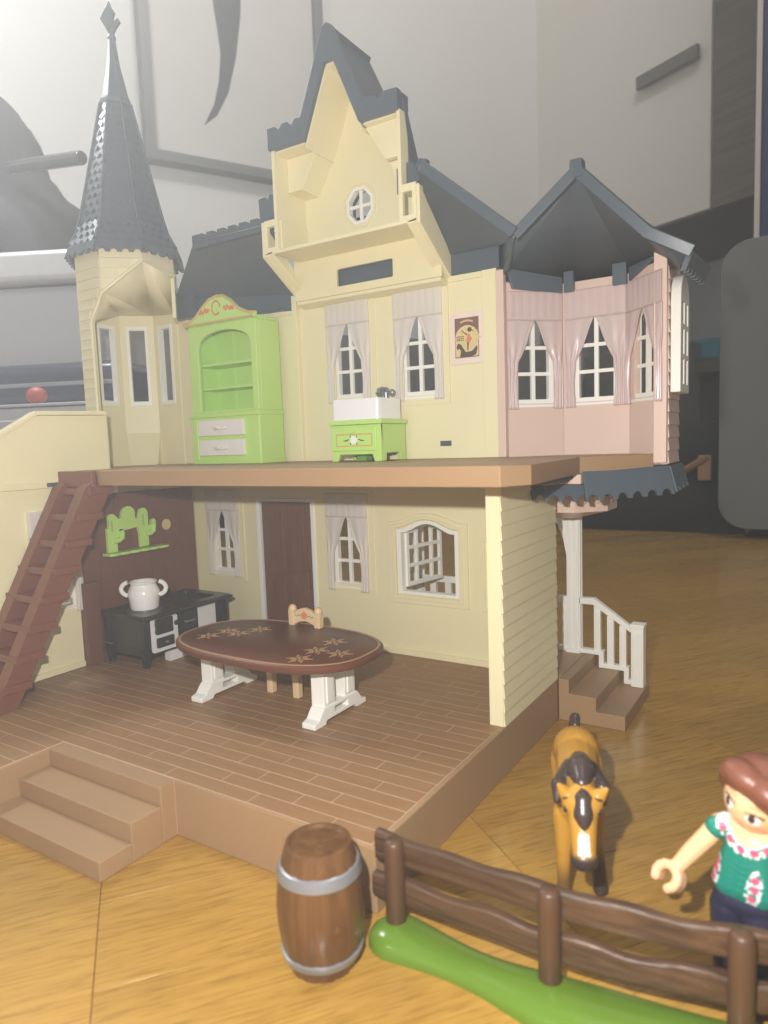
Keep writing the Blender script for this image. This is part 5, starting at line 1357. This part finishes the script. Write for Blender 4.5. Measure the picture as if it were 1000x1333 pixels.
# top: loft with sleeves; print painted on a dense mesh
top_m = vcol('printed_green_top', .35)
gcol, wcol, pcol = lin((30,128,112)), lin((222,232,232)), lin((226,92,124))
flowers = []
rf = random.Random(5)
for k in range(9):
    a = -1.15+k*.29; flowers.append(('n', a))
def tpaint(p, n):
    c = gcol
    if n.y < .35:
        x, z = p.x, p.z
        dn = math.hypot((x-.2)/1.0, (z-5.42)/.98)       # neckline ring
        if dn < .66 and p.z > 4.7 and p.y < .2: return skin
        nz = noise.noise(Vector((x*7, z*7, 3)))
        if dn < 1.0+.07*nz: c = wcol if nz > -.12 else gcol
        if dn < .72 and p.z > 4.6: c = wcol
        for k in range(6):
            a = math.radians(205+26*k); fx, fz = .2+.84*math.cos(a), 5.42+.82*math.sin(a)
            if (x-fx)**2+(z-fz)**2 < .0145: c = pcol
        for bx_, bz, s_ in ((-.78,3.6,.8),(.4,3.45,.95)):
            dx, dz = (x-bx_-.12*(z-bz)), (z-bz)
            if (dx/.24/s_)**2+(dz/.68/s_)**2 < 1+.5*noise.noise(Vector((x*6, z*6, 9))):
                m_ = noise.noise(Vector((x*8, z*8, 1)))
                if m_ > -.15: c = wcol
                for oz in (-.3, .05, .35):
                    if (dx-.06*math.sin(oz*9))**2+(dz-oz*s_)**2 < .014: c = pcol
    return c
tp_ = [('e', (.18,0,4.72), (.84,.54,.5), None), ('c', (.14,0,4.5), (.0,0,3.3), .58, .66), ('c', (-.08,0,4.5), (-.36,0,3.25), .54, .62), ('c', (.32,0,4.5), (.45,0,3.25), .54, .62), ('c', (-.55,0,5.0), (-.82,-.14,4.85), .38, .36), ('c', (.9,0,4.92), (1.18,-.1,4.62), .38, .36)]
blob('top', up(tp_, .34), .035, 4, fg, lambda p, n: tpaint(p-Vector((0,0,.34)), n), top_m)
nav = mat('navy_trouser_plastic', (42,42,66), .4, .45, .05, 60)
tr = [('c', (-.36,0,3.1), (.36,0,3.1), .6, .6), ('c', (-.45,0,2.7), (-.5,0,.9), .6, .46), ('c', (.45,0,2.7), (.5,0,.9), .6, .46)]
blob('trousers', tr, .05, 3, fg, lambda p, n: (0,0,0), nav)
bt = [('c', (-.5,.02,.95), (-.5,0,.35), .45, .42), ('c', (.5,.02,.95), (.5,0,.35), .45, .42), ('e', (-.52,-.35,.24), (.45,.72,.26), None), ('e', (.52,-.35,.24), (.45,.72,.26), None)]
blob('boots', bt, .05, 3, fg, lambda p, n: (0,0,0), mat('brown_boot_plastic', (96,60,44), .4))
print('floorboards', len(cands), 'deck boards', len([o for o in bpy.data.objects if o.name.startswith('deck_board')]))

# ------------------------------------------------------------------ scattering volume added to stand in for lens glare
hm_ = bpy.data.materials.new('glare_scatter'); hm_.use_nodes = True; nt = hm_.node_tree
nt.nodes.remove(nt.nodes['Principled BSDF'])
pv = nt.nodes.new('ShaderNodeVolumePrincipled'); pv.inputs['Color'].default_value = (.95, .975, 1, 1)
pv.inputs['Density'].default_value = .15; pv.inputs['Anisotropy'].default_value = .62
nt.links.new(pv.outputs['Volume'], nt.nodes['Material Output'].inputs['Volume'])
mb = MB(); mb.box(-450, 450, -240, 520, GZ-104, 262)
hz_o = build(mb, 'glare_volume', hm_, None, 0); hz_o['kind'] = 'stuff'
